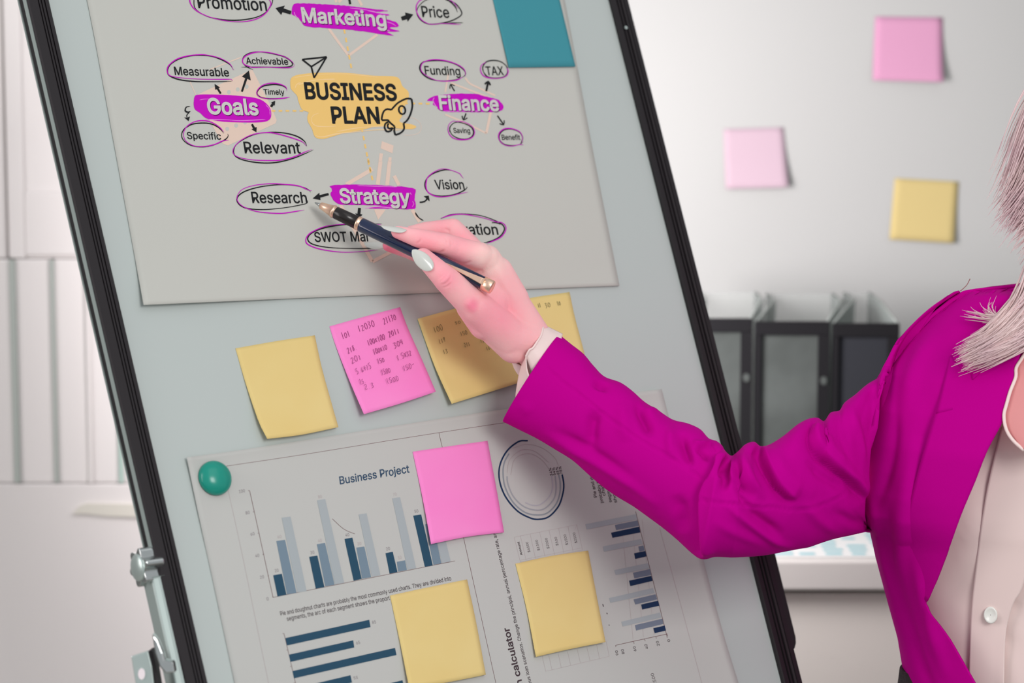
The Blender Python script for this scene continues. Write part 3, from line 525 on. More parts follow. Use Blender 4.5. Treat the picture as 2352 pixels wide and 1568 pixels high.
 'r': (259, '53,0 0,379 59,0 0,-58 3,0 15,26 22,20 29,13 32,5 16,-1 14,0 0,-62 -13,2 -23,2 -25,-3 -23,-8 -19,-14 -14,-17 -9,-22 -3,-25 0,-237'),
 's': (365, '182,-8 -37,3 -33,8 -28,15 -22,20 -17,25 -9,31 58,13 11,-28 19,-19 26,-11 31,-4 36,5 27,12 18,19 6,22 -3,18 -11,15 -17,11 -25,8 -63,15 -31,10 -26,12 -20,16 -19,29 -6,37 4,31 14,27 22,22 28,16 34,11 38,3 36,-3 31,-9 25,-14 20,-19 15,-23 10,-26 -56,-13 -10,21 -15,18 -24,12 -32,5 -31,-4 -25,-12 -17,-18 -5,-22 3,-19 12,-15 20,-11 28,-9 57,-14 32,-9 26,-13 19,-16 19,-29 6,-35 -5,-32 -14,-28 -22,-23 -30,-18 -37,-11'),
 't': (227, '204,379 0,-52 -198,0 0,52|65,471 61,0 0,-373 2,-22 8,-15 14,-8 20,-3 15,1 17,3 11,-52 -21,-5 -24,-1 -30,3 -25,8 -21,14 -20,31 -7,41'),
 'u': (410, '182,-5 -36,4 -31,12 -26,20 -20,28 -9,23 -6,27 -1,30 0,240 61,0 0,-235 5,-39 18,-30 27,-19 36,-6 26,3 23,9 19,15 15,20 10,25 3,31 0,226 61,0 0,-379 -59,0 0,92 9,0 -13,-32 -17,-25 -20,-18 -35,-17'),
 'v': (389, '163,0 -146,379 67,0 81,-224 22,-68 19,-66 -22,0 19,66 21,68 81,224 66,0 -145,-379'),
 'w': (567, '138,0 -115,379 64,0 46,-165 21,-77 21,-96 -10,0 21,94 20,79 46,165 64,0 46,-165 20,-78 20,-95 -11,0 22,94 21,79 46,165 65,0 -116,-379 -61,0 -49,172 -14,53 -14,55 -14,58 14,0 -14,-58 -14,-55 -15,-53 -49,-172'),
 'y': (389, '47,-139 14,53 10,-1 33,-2 14,5 12,10 11,16 10,22 12,35 -146,380 67,0 81,-224 22,-68 19,-66 -22,0 18,66 22,68 81,224 66,0 -167,-437 -13,-27 -14,-22 -18,-17 -20,-12 -22,-7 -26,-2 -26,2'),
}
SPACE = 188
_tc = {}
def glyphs(text, weight):            # letter outlines laid out on a line, filled, with a ribbon of `weight` around them
    k = (text, weight)
    if k in _tc: return _tc[k]
    V, F, x0 = [], [], 0
    for ch in text:
        if ch == ' ': x0 += SPACE; continue
        adv, sp = GLY[ch]
        R = []
        for ring in sp.split('|'):
            P = np.cumsum([[int(v) for v in q.split(',')] for q in ring.split(' ')], axis=0).astype(float)
            P[:, 0] += x0; P /= 1000; Q = np.roll(P, -1, 0)
            R.append((P, (P[:, 0]*Q[:, 1]-P[:, 1]*Q[:, 0]).sum()/2))
        sg = np.sign(max(R, key=lambda r: abs(r[1]))[1])
        lev = 0
        outs = [r[0] for r in R if r[1]*sg > 0]; hol = [r[0] for r in R if r[1]*sg <= 0]
        for o in outs:
            hs = [q for q in hol if (q.min(0) >= o.min(0)-1e-4).all() and (q.max(0) <= o.max(0)+1e-4).all()]
            tri = tessellate_polygon([[Vector((x, y, 0)) for x, y in r] for r in [o]+hs])
            b0 = len(V)
            for r in [o]+hs: V += [(p[0], p[1], lev) for p in r]
            lev += 1
            F += [tuple(b0+i for i in t) for t in tri]
        if weight > 0:
            for P, _ in R:
                T = np.roll(P, -1, 0)-np.roll(P, 1, 0); T /= np.linalg.norm(T, axis=1)[:, None]+1e-9
                for i_, (p, q) in enumerate(zip(P, np.roll(P, -1, 0))):
                    d = q-p; L = np.linalg.norm(d)
                    if L < 1e-6: continue
                    d /= L; n = np.array([-d[1], d[0]])*weight; e = d*weight*.41; m2 = n*.41
                    b0 = len(V); V += [(v[0], v[1], 4+(i_ % 3)) for v in (p-d*weight+m2, p-e+n, q+e+n, q+d*weight+m2, q+d*weight-m2, q+e-n, p-e-n, p-d*weight-m2)]
                    F.append(tuple(range(b0+7, b0-1, -1)))
        x0 += adv
    V = np.array(V); _tc[k] = (V, F); return V, F
CAP = glyphs('T', 0)[0][:, 1].max()
def word(text, p0, p1, cap, m, par, h, weight=0.0, lean=.16, up=None, name='word', shift=(0, 0)):
    V, F = glyphs(text, weight)
    p0, p1 = np.array(p0, float)+shift, np.array(p1, float)+shift
    u = (V[:, 0]-V[:, 0].min())/(V[:, 0].max()-V[:, 0].min()); v = V[:, 1]/CAP
    upv = np.array(up, float) if up is not None else np.array([-lean*cap, -cap])
    if up is not None: upv = upv/np.linalg.norm(upv)*cap
    Q = p0+u[:, None]*(p1-p0)+v[:, None]*upv
    o = mk(name, B(Q[:, 0], Q[:, 1], h+V[:, 2]*7e-6), F, m, par)
    return o
h0 = HP+.0001
# peach watermark drawings
for P in (C1([(370, 850), (860, 625), (920, 740), (1040, 980), (1080, 1080), (1070, 1110), (640, 1310), (590, 1290), (500, 1130), (430, 980)]),
          C2([(930, 1270), (1035, 1310), (1025, 1380), (918, 1335)]), C4([(1655, 555), (1780, 560), (1700, 665)])):
    fill('watermark', P, M_peach, poster, h0)
for i in range(3):
    for j in (0, 1):
        c = C1([(650+80*i+(60 if j else 0)*0, 830-25*i) if j == 0 else (635+80*i, 1160-30*i)])[0]
        fill('watermark_dot', [(c[0]+4.4*math.cos(a), c[1]+5*math.sin(a)) for a in np.linspace(0, 2*math.pi, 15)[:-1]], M_paper, poster, h0+.00004)
for P, w in ((C1([(480, 625), (760, 515)]), 2.5), (C1([(300, 735), (350, 850)]), 2), (C2([(450, 255), (540, 380), (635, 505)]), 6), (C2([(890, 310), (760, 405), (630, 500)]), 6),
             (C2([(500, -40), (520, 20)]), 6), (C2([(600, -40), (540, 20)]), 6), (C2([(700, -40), (750, 50)]), 6), (C2([(1530, 660), (1500, 830)]), 4), (C2([(1550, 745), (1900, 880)]), 4),
             (C2([(1680, 700), (1720, 750), (1800, 790), (1950, 860)]), 4), (C2([(1500, 1030), (1690, 1110), (1870, 1200)]), 4), (C2([(1870, 1200), (1910, 1010)]), 6),
             (C2([(925, 1380), (915, 1450)]), 8), (C2([(1005, 1415), (1000, 1450)]), 7), (C4([(1725, 48), (1695, 295)]), 9), (C4([(1822, 48), (1795, 300)]), 9),
             (C4([(1640, 130), (1360, 295)]), 9), (C4([(1870, 200), (1920, 300)]), 8), (C4([(1300, 510), (1640, 1110)]), 8), (C4([(1640, 1110), (1850, 1000)]), 8), (C4([(2060, 560), (2140, 690)]), 8),
             (C2([(1120, 1055), (1220, 1065), (1280, 1120), (1270, 1190), (1200, 1215), (1130, 1215)]), 1)):
    stroke('watermark', P, w, M_peach, poster, h0+.00002, taper=False)
def dashes(p0, p1, n, frac=.52, w=4.0):
    p0, p1 = np.array(p0), np.array(p1)
    for k in range(n):
        stroke('dash', [lerp(p0, p1, k/n), lerp(p0, p1, (k+frac)/n)], w, M_org, poster, h0+.00006, taper=False)
dashes(*C2([(590, 262), (662, 650)]), 5); dashes(*C1([(1035, 997), (1350, 997)]), 5); dashes(*C2([(1130, 930), (1390, 934)]), 4); dashes(*C2([(748, 1150), (835, 1590)]), 6); dashes(*C4([(1592, 18), (1650, 290)]), 3)
# brush patches
h1 = HP+.0002
pat = {
 'o': C2([(105, 740), (115, 700), (180, 672), (350, 655), (600, 655), (850, 680), (1040, 688), (1090, 715), (1115, 775), (1165, 820), (1172, 870), (1150, 930), (1115, 985), (1115, 1040), (1090, 1095), (1200, 1120), (1240, 1140), (1200, 1162), (1050, 1155), (900, 1135), (750, 1170), (600, 1195), (480, 1230), (400, 1250), (330, 1235), (300, 1160), (262, 1090), (260, 1040), (270, 1010), (210, 985), (175, 900), (165, 860), (112, 800)]),
 'g': C1([(335, 900), (345, 862), (400, 850), (600, 853), (800, 868), (920, 890), (985, 930), (1025, 985), (1030, 1050), (1005, 1085), (940, 1100), (800, 1103), (600, 1095), (480, 1075), (430, 1055), (395, 1020), (345, 985), (333, 940)]),
 'm': C2([(120, 80), (140, 35), (250, 30), (450, 40), (640, 55), (800, 74), (985, 98), (870, 108), (1000, 133), (920, 150), (1010, 182), (1060, 200), (1082, 238), (1000, 252), (1092, 282), (980, 288), (1040, 323), (900, 305), (700, 275), (450, 255), (250, 238), (205, 195), (165, 150), (118, 128)]),
 'f': C2([(1335, 910), (1360, 882), (1430, 858), (1600, 843), (1780, 845), (1830, 860), (1960, 890), (2010, 930), (2025, 970), (1990, 1000), (1850, 1010), (1700, 1010), (1500, 1005), (1440, 985), (1425, 955), (1385, 940), (1400, 912)]),
 's': C4([(1190, 310), (1250, 298), (1500, 294), (1750, 303), (2060, 328), (2095, 370), (2085, 440), (2100, 500), (2092, 545), (2040, 556), (1850, 550), (1600, 545), (1740, 520), (1400, 508), (1280, 500), (1220, 450), (1195, 390), (1212, 350)])}
for k, P in pat.items():
    P = np.array(P); n = len(P); P = np.vstack([P, P[:1]])
    Q = cat(P, n*5)[:-1]
    if k in 'mfs': Q = Q+rng.normal(0, .35, Q.shape)
    fill('paint_patch', Q, M_org if k == 'o' else M_mag, poster, h1)
for P, w in ((C2([(150, 790), (165, 755), (200, 745)]), 1.6), (C2([(175, 765), (260, 735), (360, 718), (510, 712)]), 1.6), (C2([(360, 1018), (310, 1040), (295, 1085), (330, 1130), (420, 1140), (520, 1135)]), 1.4),
             (C2([(320, 1215), (390, 1232), (520, 1205), (700, 1185), (900, 1168), (1110, 1168)]), 1.8), (C2([(520, 1185), (720, 1150), (900, 1138), (1060, 1130)]), 1.6), (C2([(130, 700), (330, 672), (600, 665), (900, 695)]), 1)):
    stroke('paint_streak', P, w, M_org2, poster, h1+.00004)
M_magl = mat('magenta_streak', (228, 140, 220), .7, spec=.1)
for P, w in ((C1([(385, 900), (430, 892), (520, 890)]), 1.2), (C1([(440, 1075), (620, 1078), (760, 1086), (980, 1075)]), 1.6), (C1([(980, 940), (1015, 985), (1022, 1040)]), 1.2),
             (C2([(640, 72), (760, 85), (880, 108)]), 1.4), (C2([(800, 95), (900, 118), (990, 128)]), 1.2), (C2([(950, 190), (1030, 215), (1060, 240)]), 1.3), (C2([(900, 268), (1000, 275)]), 1.5), (C2([(140, 110), (150, 140), (170, 160)]), 1.6),
             (C2([(1400, 880), (1390, 910), (1420, 960)]), 1.6), (C2([(1480, 1000), (1600, 1003), (1800, 1000)]), 1.2), (C4([(1480, 305), (1700, 312), (1900, 318)]), 1.4), (C4([(1560, 545), (1700, 530), (1900, 545)]), 1.6), (C4([(2065, 470), (2080, 500), (2060, 530)]), 1.2), (C4([(2040, 380), (2050, 400)]), 1.5)):
    stroke('paint_streak', P, w, M_magl, poster, h1+.00004)
# words
h2 = HP+.0003
def wd_(t, crop_, a, b, cap, weight=0.0, lean=.16, s=3.92, m=M_ink, hh=h2, sh=(0, 0)):
    p = crop_([a, b]); word(t, p[0], p[1], cap/s, m, poster, hh, weight, lean, shift=sh)
for (t, cr, a, b, cap, s) in (('Goals', C1, (462, 1024), (922, 1033), 138, 3.92), ('Marketing', C2, (215, 198), (975, 238), 128, 3.92), ('Finance', C2, (1452, 985), (1988, 998), 124, 3.92), ('Strategy', C4, (1300, 486), (2045, 500), 148, 4.612)):
    wd_(t, cr, a, b, cap, .024, .13, s, M_shd, h2, (1.6, 1.6)); wd_(t, cr, a, b, cap, .024, .13, s, M_wht, h2+.0001)
wd_('BUSINESS', C2, (243, 888), (1070, 903), 142, .026, .12); wd_('PLAN', C2, (483, 1107), (915, 1110), 143, .026, .12)
for (t, cr, a, b, cap, s) in (('Measurable', C1, (165, 674), (655, 688), 74, 3.92), ('Achievable', C1, (808, 575), (1187, 583), 58, 3.92), ('Timely', C1, (968, 850), (1153, 852), 48, 3.92), ('Specific', C1, (278, 1250), (583, 1256), 62, 3.92),
                              ('Relevant', C1, (795, 1378), (1300, 1380), 102, 3.92), ('Promotion', C1, (376, 70), (997, 98), 112, 3.92), ('Price', C2, (1296, 152), (1542, 160), 98, 3.92), ('Funding', C2, (1322, 670), (1640, 678), 76, 3.92),
                              ('TAX', C2, (1872, 676), (2030, 676), 78, 3.92), ('Saving', C2, (1578, 1196), (1727, 1198), 45, 3.92), ('Benefit', C2, (2013, 1258), (2178, 1258), 46, 3.92), ('Research', C4, (370, 488), (953, 490), 116, 4.612),
                              ('SWOT Mar', C4, (1034, 900), (1618, 893), 102, 4.612), ('Vision', C6, (720, 386), (1195, 386), 150, 7.127), ('Innovation', C6, (680, 1126), (1750, 1130), 170, 7.127)):
    wd_(t, cr, a, b, cap, .010, .2 if cr in (C6,) else .16, s)
rings = [
 (C1, [(690, 625), (660, 580), (590, 540), (500, 508), (400, 499), (300, 505), (200, 533), (125, 580), (98, 635), (115, 680), (200, 715), (340, 733), (520, 735), (640, 733), (683, 728)], [(700, 628), (690, 630), (675, 595), (640, 560), (560, 520), (450, 495), (380, 492), (280, 503), (180, 533), (108, 590), (95, 640), (120, 680), (220, 700), (400, 712), (560, 714), (675, 714), (683, 726)]),
 (C1, [(868, 628), (810, 600), (775, 560), (778, 520), (810, 488), (880, 468), (970, 470), (1080, 490), (1160, 515), (1215, 555), (1222, 585), (1190, 600), (1100, 605), (950, 602), (830, 603), (762, 604)], [(1240, 585), (1215, 550), (1150, 510), (1050, 480), (950, 467), (870, 475), (800, 505), (773, 545), (790, 580), (850, 603), (870, 607), (1000, 605), (1150, 611), (1220, 605), (1242, 588)]),
 (C1, [(1170, 800), (1140, 775), (1060, 760), (960, 775), (915, 810), (905, 845), (940, 875), (1010, 886), (1100, 886), (1175, 882)], [(1172, 818), (1165, 785), (1110, 757), (1030, 748), (960, 765), (915, 800), (900, 840), (930, 875), (1010, 890), (1120, 886), (1198, 874)]),
 (C1, [(605, 1200), (560, 1150), (490, 1115), (410, 1107), (320, 1118), (250, 1160), (225, 1210), (240, 1260), (300, 1305), (390, 1322), (480, 1313), (560, 1285), (625, 1250), (645, 1220), (640, 1205)], [(607, 1190), (560, 1140), (480, 1095), (400, 1085), (330, 1100), (270, 1140), (243, 1200), (260, 1265), (330, 1310), (420, 1318), (520, 1300), (590, 1270), (650, 1260)]),
 (C1, [(1352, 1315), (1330, 1270), (1260, 1225), (1150, 1197), (1030, 1190), (900, 1205), (790, 1250), (710, 1310), (695, 1380), (740, 1425), (850, 1455), (980, 1467), (1100, 1458), (1230, 1425), (1330, 1385), (1413, 1348)], [(1348, 1315), (1310, 1275), (1200, 1235), (1080, 1203), (980, 1193), (850, 1215), (750, 1270), (695, 1330), (690, 1380), (740, 1415), (860, 1438), (1000, 1444), (1120, 1440), (1240, 1410), (1330, 1370), (1400, 1343)]),
 (C1, [(350, -90), (336, 0), (350, 80), (440, 140), (560, 172), (720, 182), (880, 160), (980, 112), (1035, 40), (1040, -20), (980, -80)], [(340, -110), (298, -20), (315, 50), (380, 110), (500, 160), (640, 190), (780, 195), (900, 170), (980, 120), (1020, 60), (1028, 20), (990, -30)]),
 (C2, [(1610, 110), (1590, 60), (1530, 5), (1450, -25), (1330, 0), (1260, 60), (1245, 120), (1280, 180), (1350, 215), (1450, 212), (1560, 185), (1640, 140), (1645, 100), (1590, 30), (1500, 0)], [(1620, 80), (1560, 10), (1450, -35), (1300, -10), (1245, 40), (1245, 110), (1290, 180), (1370, 218), (1480, 212), (1640, 220)]),
 (C2, [(1668, 690), (1600, 715), (1480, 728), (1370, 712), (1300, 668), (1270, 610), (1300, 560), (1390, 546), (1500, 551), (1600, 582), (1670, 632), (1683, 670), (1650, 700)], [(1660, 690), (1600, 722), (1480, 730), (1400, 715), (1310, 665), (1280, 615), (1305, 560), (1390, 537), (1500, 545), (1610, 580), (1675, 630), (1680, 690)]),
 (C2, [(1850, 660), (1838, 610), (1865, 560), (1930, 543), (2000, 555), (2050, 595), (2062, 645), (2030, 690), (1950, 703), (1880, 690), (1840, 640)], [(1870, 555), (1825, 590), (1820, 640), (1850, 685), (1920, 705), (2000, 703), (2055, 680), (2068, 635), (2050, 610)]),
 (C2, [(1540, 1190), (1545, 1140), (1590, 1102), (1660, 1108), (1730, 1140), (1755, 1185), (1740, 1230), (1690, 1252), (1620, 1245), (1560, 1210), (1540, 1160)], [(1620, 1100), (1570, 1090), (1530, 1130), (1530, 1190), (1570, 1240), (1650, 1258), (1730, 1245), (1765, 1200), (1745, 1140), (1670, 1098), (1600, 1090)]),
 (C2, [(2180, 1290), (2198, 1240), (2170, 1190), (2100, 1163), (2030, 1170), (1990, 1210), (1990, 1260), (2030, 1298), (2110, 1310), (2180, 1295), (2202, 1270)], [(2205, 1305), (2170, 1300), (2100, 1315), (2030, 1302), (1985, 1255), (1985, 1200), (2030, 1160), (2100, 1157), (2170, 1185), (2195, 1230), (2190, 1290)]),
 (C4, [(985, 375), (960, 345), (880, 315), (760, 298), (620, 297), (440, 320), (290, 365), (215, 420), (208, 470), (250, 520), (340, 550), (500, 558), (700, 540), (850, 515), (948, 490), (950, 460)], [(998, 357), (960, 352), (860, 308), (720, 292), (560, 285), (400, 300), (270, 340), (215, 400), (208, 460), (260, 520), (380, 570), (520, 592), (680, 598), (800, 582), (920, 562)]),
 (C4, [(1740, 708), (1500, 710), (1300, 722), (1120, 755), (1000, 805), (955, 860), (980, 910), (1080, 945), (1250, 965), (1500, 970), (1700, 965)], [(1735, 718), (1550, 712), (1350, 712), (1150, 735), (1010, 790), (950, 840), (935, 900), (980, 940), (1100, 980), (1300, 1008), (1500, 1005), (1700, 985)]),
 (C6, [(975, 80), (890, 68), (780, 90), (650, 145), (570, 220), (540, 300), (550, 370), (590, 430), (680, 480), (830, 498), (1000, 480), (1130, 435), (1210, 385), (1238, 350), (1222, 342)], [(1175, 210), (1140, 170), (1110, 130), (1000, 85), (880, 55), (780, 65), (670, 120), (590, 190), (565, 260), (560, 350), (590, 430), (680, 490), (800, 515), (950, 500), (1100, 465), (1250, 432)]),
 (C6, [(800, 870), (950, 810), (1100, 793), (1280, 797), (1450, 818), (1620, 870), (1780, 945), (1840, 1010), (1835, 1070), (1770, 1160), (1640, 1230), (1480, 1273)], [(800, 862), (900, 830), (1050, 800), (1200, 800), (1350, 825), (1550, 870), (1700, 920), (1790, 930), (1850, 970), (1870, 1030), (1840, 1110), (1760, 1190), (1550, 1280)])]
for cr, k, g in rings:
    stroke('ring', cr(k), 2.3, M_ink, poster, h2+.00004); stroke('ring', cr(g), 2.0, M_mag, poster, h2+.00008)
stroke('ring', C2([(1470, 212), (1560, 207), (1662, 204)]), 2, M_ink, poster, h2); stroke('ring', C6([(1640, 935), (1700, 935), (1780, 960)]), 2, M_ink, poster, h2)
def arrow(t, hd, sw, hw, hl, bend=0):
    t, hd = np.array(t), np.array(hd); d = hd-t; L = np.linalg.norm(d); d /= L; n = np.array([-d[1], d[0]]); b = hd-d*hl
    fill('arrow', [t+n*sw/2*.8, b+n*sw/2, b+n*hw/2-d*1, hd, b-n*hw/2+d*1, b-n*sw/2, t-n*sw/2], M_ink, poster, h2+.0001)
for cr, t, hd, sw, hw, hl in ((C1, (578, 842), (522, 755), 4.5, 12, 13), (C1, (768, 825), (830, 635), 5, 22, 19), (C1, (1030, 962), (1067, 907), 6, 11, 9), (C1, (857, 1118), (898, 1190), 5, 13, 11), (C1, (1210, 113), (1070, 72), 9, 23, 18), (C2, (1108, 170), (1213, 130), 10, 22, 17),
                              (C4, (1175, 393), (1008, 440), 6, 17, 17), (C4, (1502, 540), (1492, 655), 7, 17, 11)):
    p = cr([t, hd]); arrow(p[0], p[1], sw, hw, hl)
for cr, t, hd, w in ((C2, (1585, 820), (1548, 758), 2.6), (C2, (1870, 820), (1888, 732), 4.6), (C2, (1688, 1020), (1665, 1080), 3), (C2, (1970, 1040), (2028, 1123), 2.8)):
    t, hd = [np.array(q) for q in cr([t, hd])]; d = (hd-t)/np.linalg.norm(hd-t); n = np.array([-d[1], d[0]])
    stroke('arrow', [t, hd], w, M_ink, poster, h2+.0001, taper=False); stroke('arrow', [hd-d*8+n*6.5, hd, hd-d*8-n*6.5], w*.8, M_ink, poster, h2+.00012, taper=False)
stroke('arrow', C1([(303, 957), (265, 965), (258, 1000), (285, 1010), (300, 1000), (285, 1020), (270, 1035), (275, 1060)]), 3, M_ink, poster, h2+.0001)
fill('arrow', C1([(248, 1056), (275, 1058), (300, 1048), (288, 1090)]), M_ink, poster, h2+.0001)
stroke('arrow', C6([(458, 602), (520, 595), (560, 570), (585, 530)]), 3.4, M_ink, poster, h2+.0001, taper=False)
fill('arrow', C6([(525, 500), (605, 492), (620, 585), (575, 545)]), M_ink, poster, h2+.00012)
stroke('arrow', C6([(385, 762), (400, 800), (450, 860), (520, 900)]), 2.6, M_ink, poster, h2+.0001); stroke('arrow', C2([(634, -20), (645, 38)]), 5, M_ink, poster, h2+.0001, taper=False)
for P in ([(213, 535), (433, 512)], [(433, 512), (320, 700)], [(320, 700), (295, 600)], [(295, 600), (213, 535)], [(295, 600), (433, 512)]):
    stroke('paper_plane_drawing', C2(P), 3.7, M_ink, poster, h2+.0001, taper=False)
roc = [[(1197, 890), (1150, 888), (1080, 922), (1040, 960), (1015, 988)], [(1015, 988), (975, 982), (945, 1005), (930, 1055), (930, 1082)], [(930, 1082), (985, 1080)], [(985, 1078), (1000, 1100), (1045, 1138)], [(1045, 1138), (1042, 1180), (1052, 1215)],
       [(1052, 1215), (1100, 1195), (1130, 1160), (1125, 1110)], [(1125, 1110), (1160, 1080), (1190, 1020), (1205, 950), (1197, 890)], [(1112+30*math.cos(a)+4*math.sin(a), 990+38*math.sin(a)) for a in np.linspace(0, 6.4, 16)],
       [(990, 1095), (962, 1112), (955, 1150), (975, 1183), (1008, 1178), (1030, 1148)], [(990, 1110), (980, 1138), (1000, 1160), (1020, 1150)]]
for P in roc: stroke('rocket_drawing', C2(P), 4.1, M_ink, poster, h2+.00014, taper=False)

# ------------------------------------------------------------------ chart sheet
HS = .0007
def hsheet(u, v):
    return HS+.0022*np.clip((u-.93)/.07, 0, 1)**2+.0014*np.clip(1-v/.05, 0, 1)**2+.0022*np.clip(1-u/.05, 0, 1)**2*np.clip(1-v/.3, 0, 1)
sheet = coons([(429, 1050), (560, 1032), (860, 985), (1155, 940), (1520, 893)], [(1520, 893), (1572, 1100), (1616, 1286), (1663, 1459), (1700, 1580), (1731, 1690)], [(588, 1800), (1180, 1745), (1731, 1690)],
              [(429, 1050), (458, 1190), (500, 1384), (539, 1568), (588, 1800)], hsheet, 'chart_sheet', M_sheet, None, 80, 80)
tag(sheet, 'white sheet of printed bar charts and text under the sticky notes', 'paper')
k0 = HS+.0001
def bar(P, m, cr=CA): fill('chart_bar', cr(P), m, sheet, k0+.00008)
for (d, q, l) in (([(628, 885), (683, 875), (712, 1008), (656, 1020)], [(648, 668), (703, 660), (776, 996), (716, 1006)], [(682, 520), (738, 513), (840, 985), (782, 994)]),
                  ([(856, 768), (908, 760), (953, 960), (898, 970)], [(905, 688), (957, 680), (1017, 945), (958, 955)], [(906, 410), (958, 402), (1078, 933), (1020, 943)]),
                  ([(1080, 655), (1130, 646), (1189, 908), (1138, 920)], [(1155, 710), (1206, 703), (1249, 897), (1192, 907)], [(1170, 500), (1220, 492), (1308, 884), (1254, 894)]),
                  ([(1340, 745), (1386, 736), (1416, 865), (1366, 875)], [(1412, 800), (1464, 790), (1476, 852), (1420, 862)], [(1383, 398), (1432, 390), (1534, 840), (1480, 850)])):
    bar(d, M_navy); bar(q, M_mid); bar(l, M_lite)
bar([(230, 577), (277, 570), (346, 872), (299, 880)], M_navy, CB); bar([(300, 628), (345, 620), (397, 860), (350, 868)], M_mid, CB); bar([(352, 650), (402, 642), (452, 848), (400, 858)], M_lite, CB)
for P in ([(705, 1283), (1237, 1167), (1245, 1213), (715, 1330)], [(728, 1388), (1135, 1297), (1142, 1342), (737, 1434)], [(750, 1492), (1400, 1345), (1410, 1390), (760, 1538)], [(772, 1600), (1118, 1518), (1128, 1564), (782, 1645)], [(795, 1705), (1448, 1550), (1458, 1595), (805, 1750)]):
    bar(P, M_navy)
for i, (l, q, d) in enumerate((([(1250, 628), (1548, 568), (1558, 598), (1258, 658)], [(1425, 632), (1558, 605), (1566, 637), (1432, 662)], [(1402, 678), (1568, 642), (1575, 676), (1410, 708)]),
                  ([(1353, 760), (1580, 715), (1590, 745), (1360, 790)], [(1563, 760), (1593, 753), (1601, 783), (1570, 790)], [(1538, 800), (1605, 786), (1612, 818), (1545, 833)]),
                  ([(1420, 900), (1620, 858), (1630, 888), (1430, 928)], [(1532, 915), (1632, 893), (1640, 928), (1540, 948)], [(1508, 962), (1640, 933), (1648, 963), (1516, 994)]),
                  ([(1390, 1065), (1650, 1005), (1660, 1035), (1398, 1093)], [(1535, 1073), (1665, 1042), (1675, 1073), (1545, 1103)], [(1580, 1103), (1680, 1080), (1688, 1110), (1586, 1133)]),
                  ([(1462, 1205), (1692, 1150), (1700, 1180), (1470, 1233)], [(1543, 1225), (1705, 1187), (1712, 1218), (1550, 1257)], [(1652, 1243), (1720, 1227), (1727, 1257), (1660, 1273)]))):
    bar(l, M_lite, CB); bar(q, M_mid2, CB); bar(d, M_navy2, CB)
def line(P, w=1.0, m=M_brown, name='ruled_line', hh=0): stroke(name, P, w, m, sheet, k0+hh, taper=False)
line(CA([(470, 349), (478, 347), (627, 1025)]), 1.2); line([CA([(627, 1025)])[0], CB([(478, 845)])[0]], 1)
for k in range(5): line(CA([(499+31*k, 484+135*k), (508+31*k, 482+135*k)]), 1)
for t, a, b in (('100', (413, 365), (450, 358)), ('80', (455, 500), (480, 495)), ('60', (486, 635), (511, 630)), ('40', (516, 772), (541, 767)), ('20', (546, 908), (571, 903)), ('0', (588, 1045), (601, 1042))):
    p = CA([a, b]); word(t, p[0], p[1], 7, M_text2, sheet, k0, 0, .2, name='axis_number')
for t, a, b, m in (('20', (640, 866), (664, 862), M_text2), ('60', (657, 652), (682, 648), M_faint), ('30', (866, 752), (890, 748), M_text2), ('40', (914, 676), (938, 672), M_faint), ('40', (1088, 640), (1112, 636), M_text2), ('30', (1163, 696), (1188, 692), M_faint),
                   ('20', (1346, 728), (1370, 724), M_text2), ('10', (1422, 784), (1443, 780), M_faint), ('80', (915, 398), (938, 394), M_faint), ('70', (1390, 384), (1412, 380), M_faint), ('50', (1526, 490), (1549, 486), M_text2), ('85', (1257, 1194), (1281, 1189), M_text2), ('65', (1156, 1324), (1180, 1319), M_text2), ('55', (1140, 1546), (1166, 1541), M_text2)):
    p = CA([a, b]); word(t, p[0], p[1], 7, m, sheet, k0, 0, .2, name='bar_number')
word('Business Project', (781, 1112), (941, 1084.5), 17.5, mat('title_navy', (44, 74, 102), .7), sheet, k0, .012, .13, name='heading')
word('Pie and doughnut charts are probably the most commonly used charts. They are divided into', (645, 1413.5), (1037, 1332), 9.6, M_text, sheet, k0, .004, .25)
word('segments, the arc of each segment shows the proport', (660, 1425.5), (896, 1377), 9.6, M_text, sheet, k0, .004, .25)
line(CA([(688, 1254), (696, 1252), (800, 1700)]), 1.1)
for k in range(4): line(CA([(712+23*k, 1360+104*k), (720+23*k, 1358+104*k)]), 1)
line(CA([(1003, 527), (1060, 580), (1100, 605), (1145, 622)]), 1.1)
line([(520, 1070), (700, 1043), (940, 1004), (1155, 971), (1400, 936), (1523, 918)], 1.0); line([(523, 1120), (560, 1290), (617, 1568), (662, 1770)], .8, M_faint)
line([(1008, 993), (1040, 1130), (1066, 1240), (1139, 1568), (1175, 1720)], 1.0); line([(1515, 1212), (1564, 1390), (1612, 1568), (1642, 1680)], .9, M_faint)
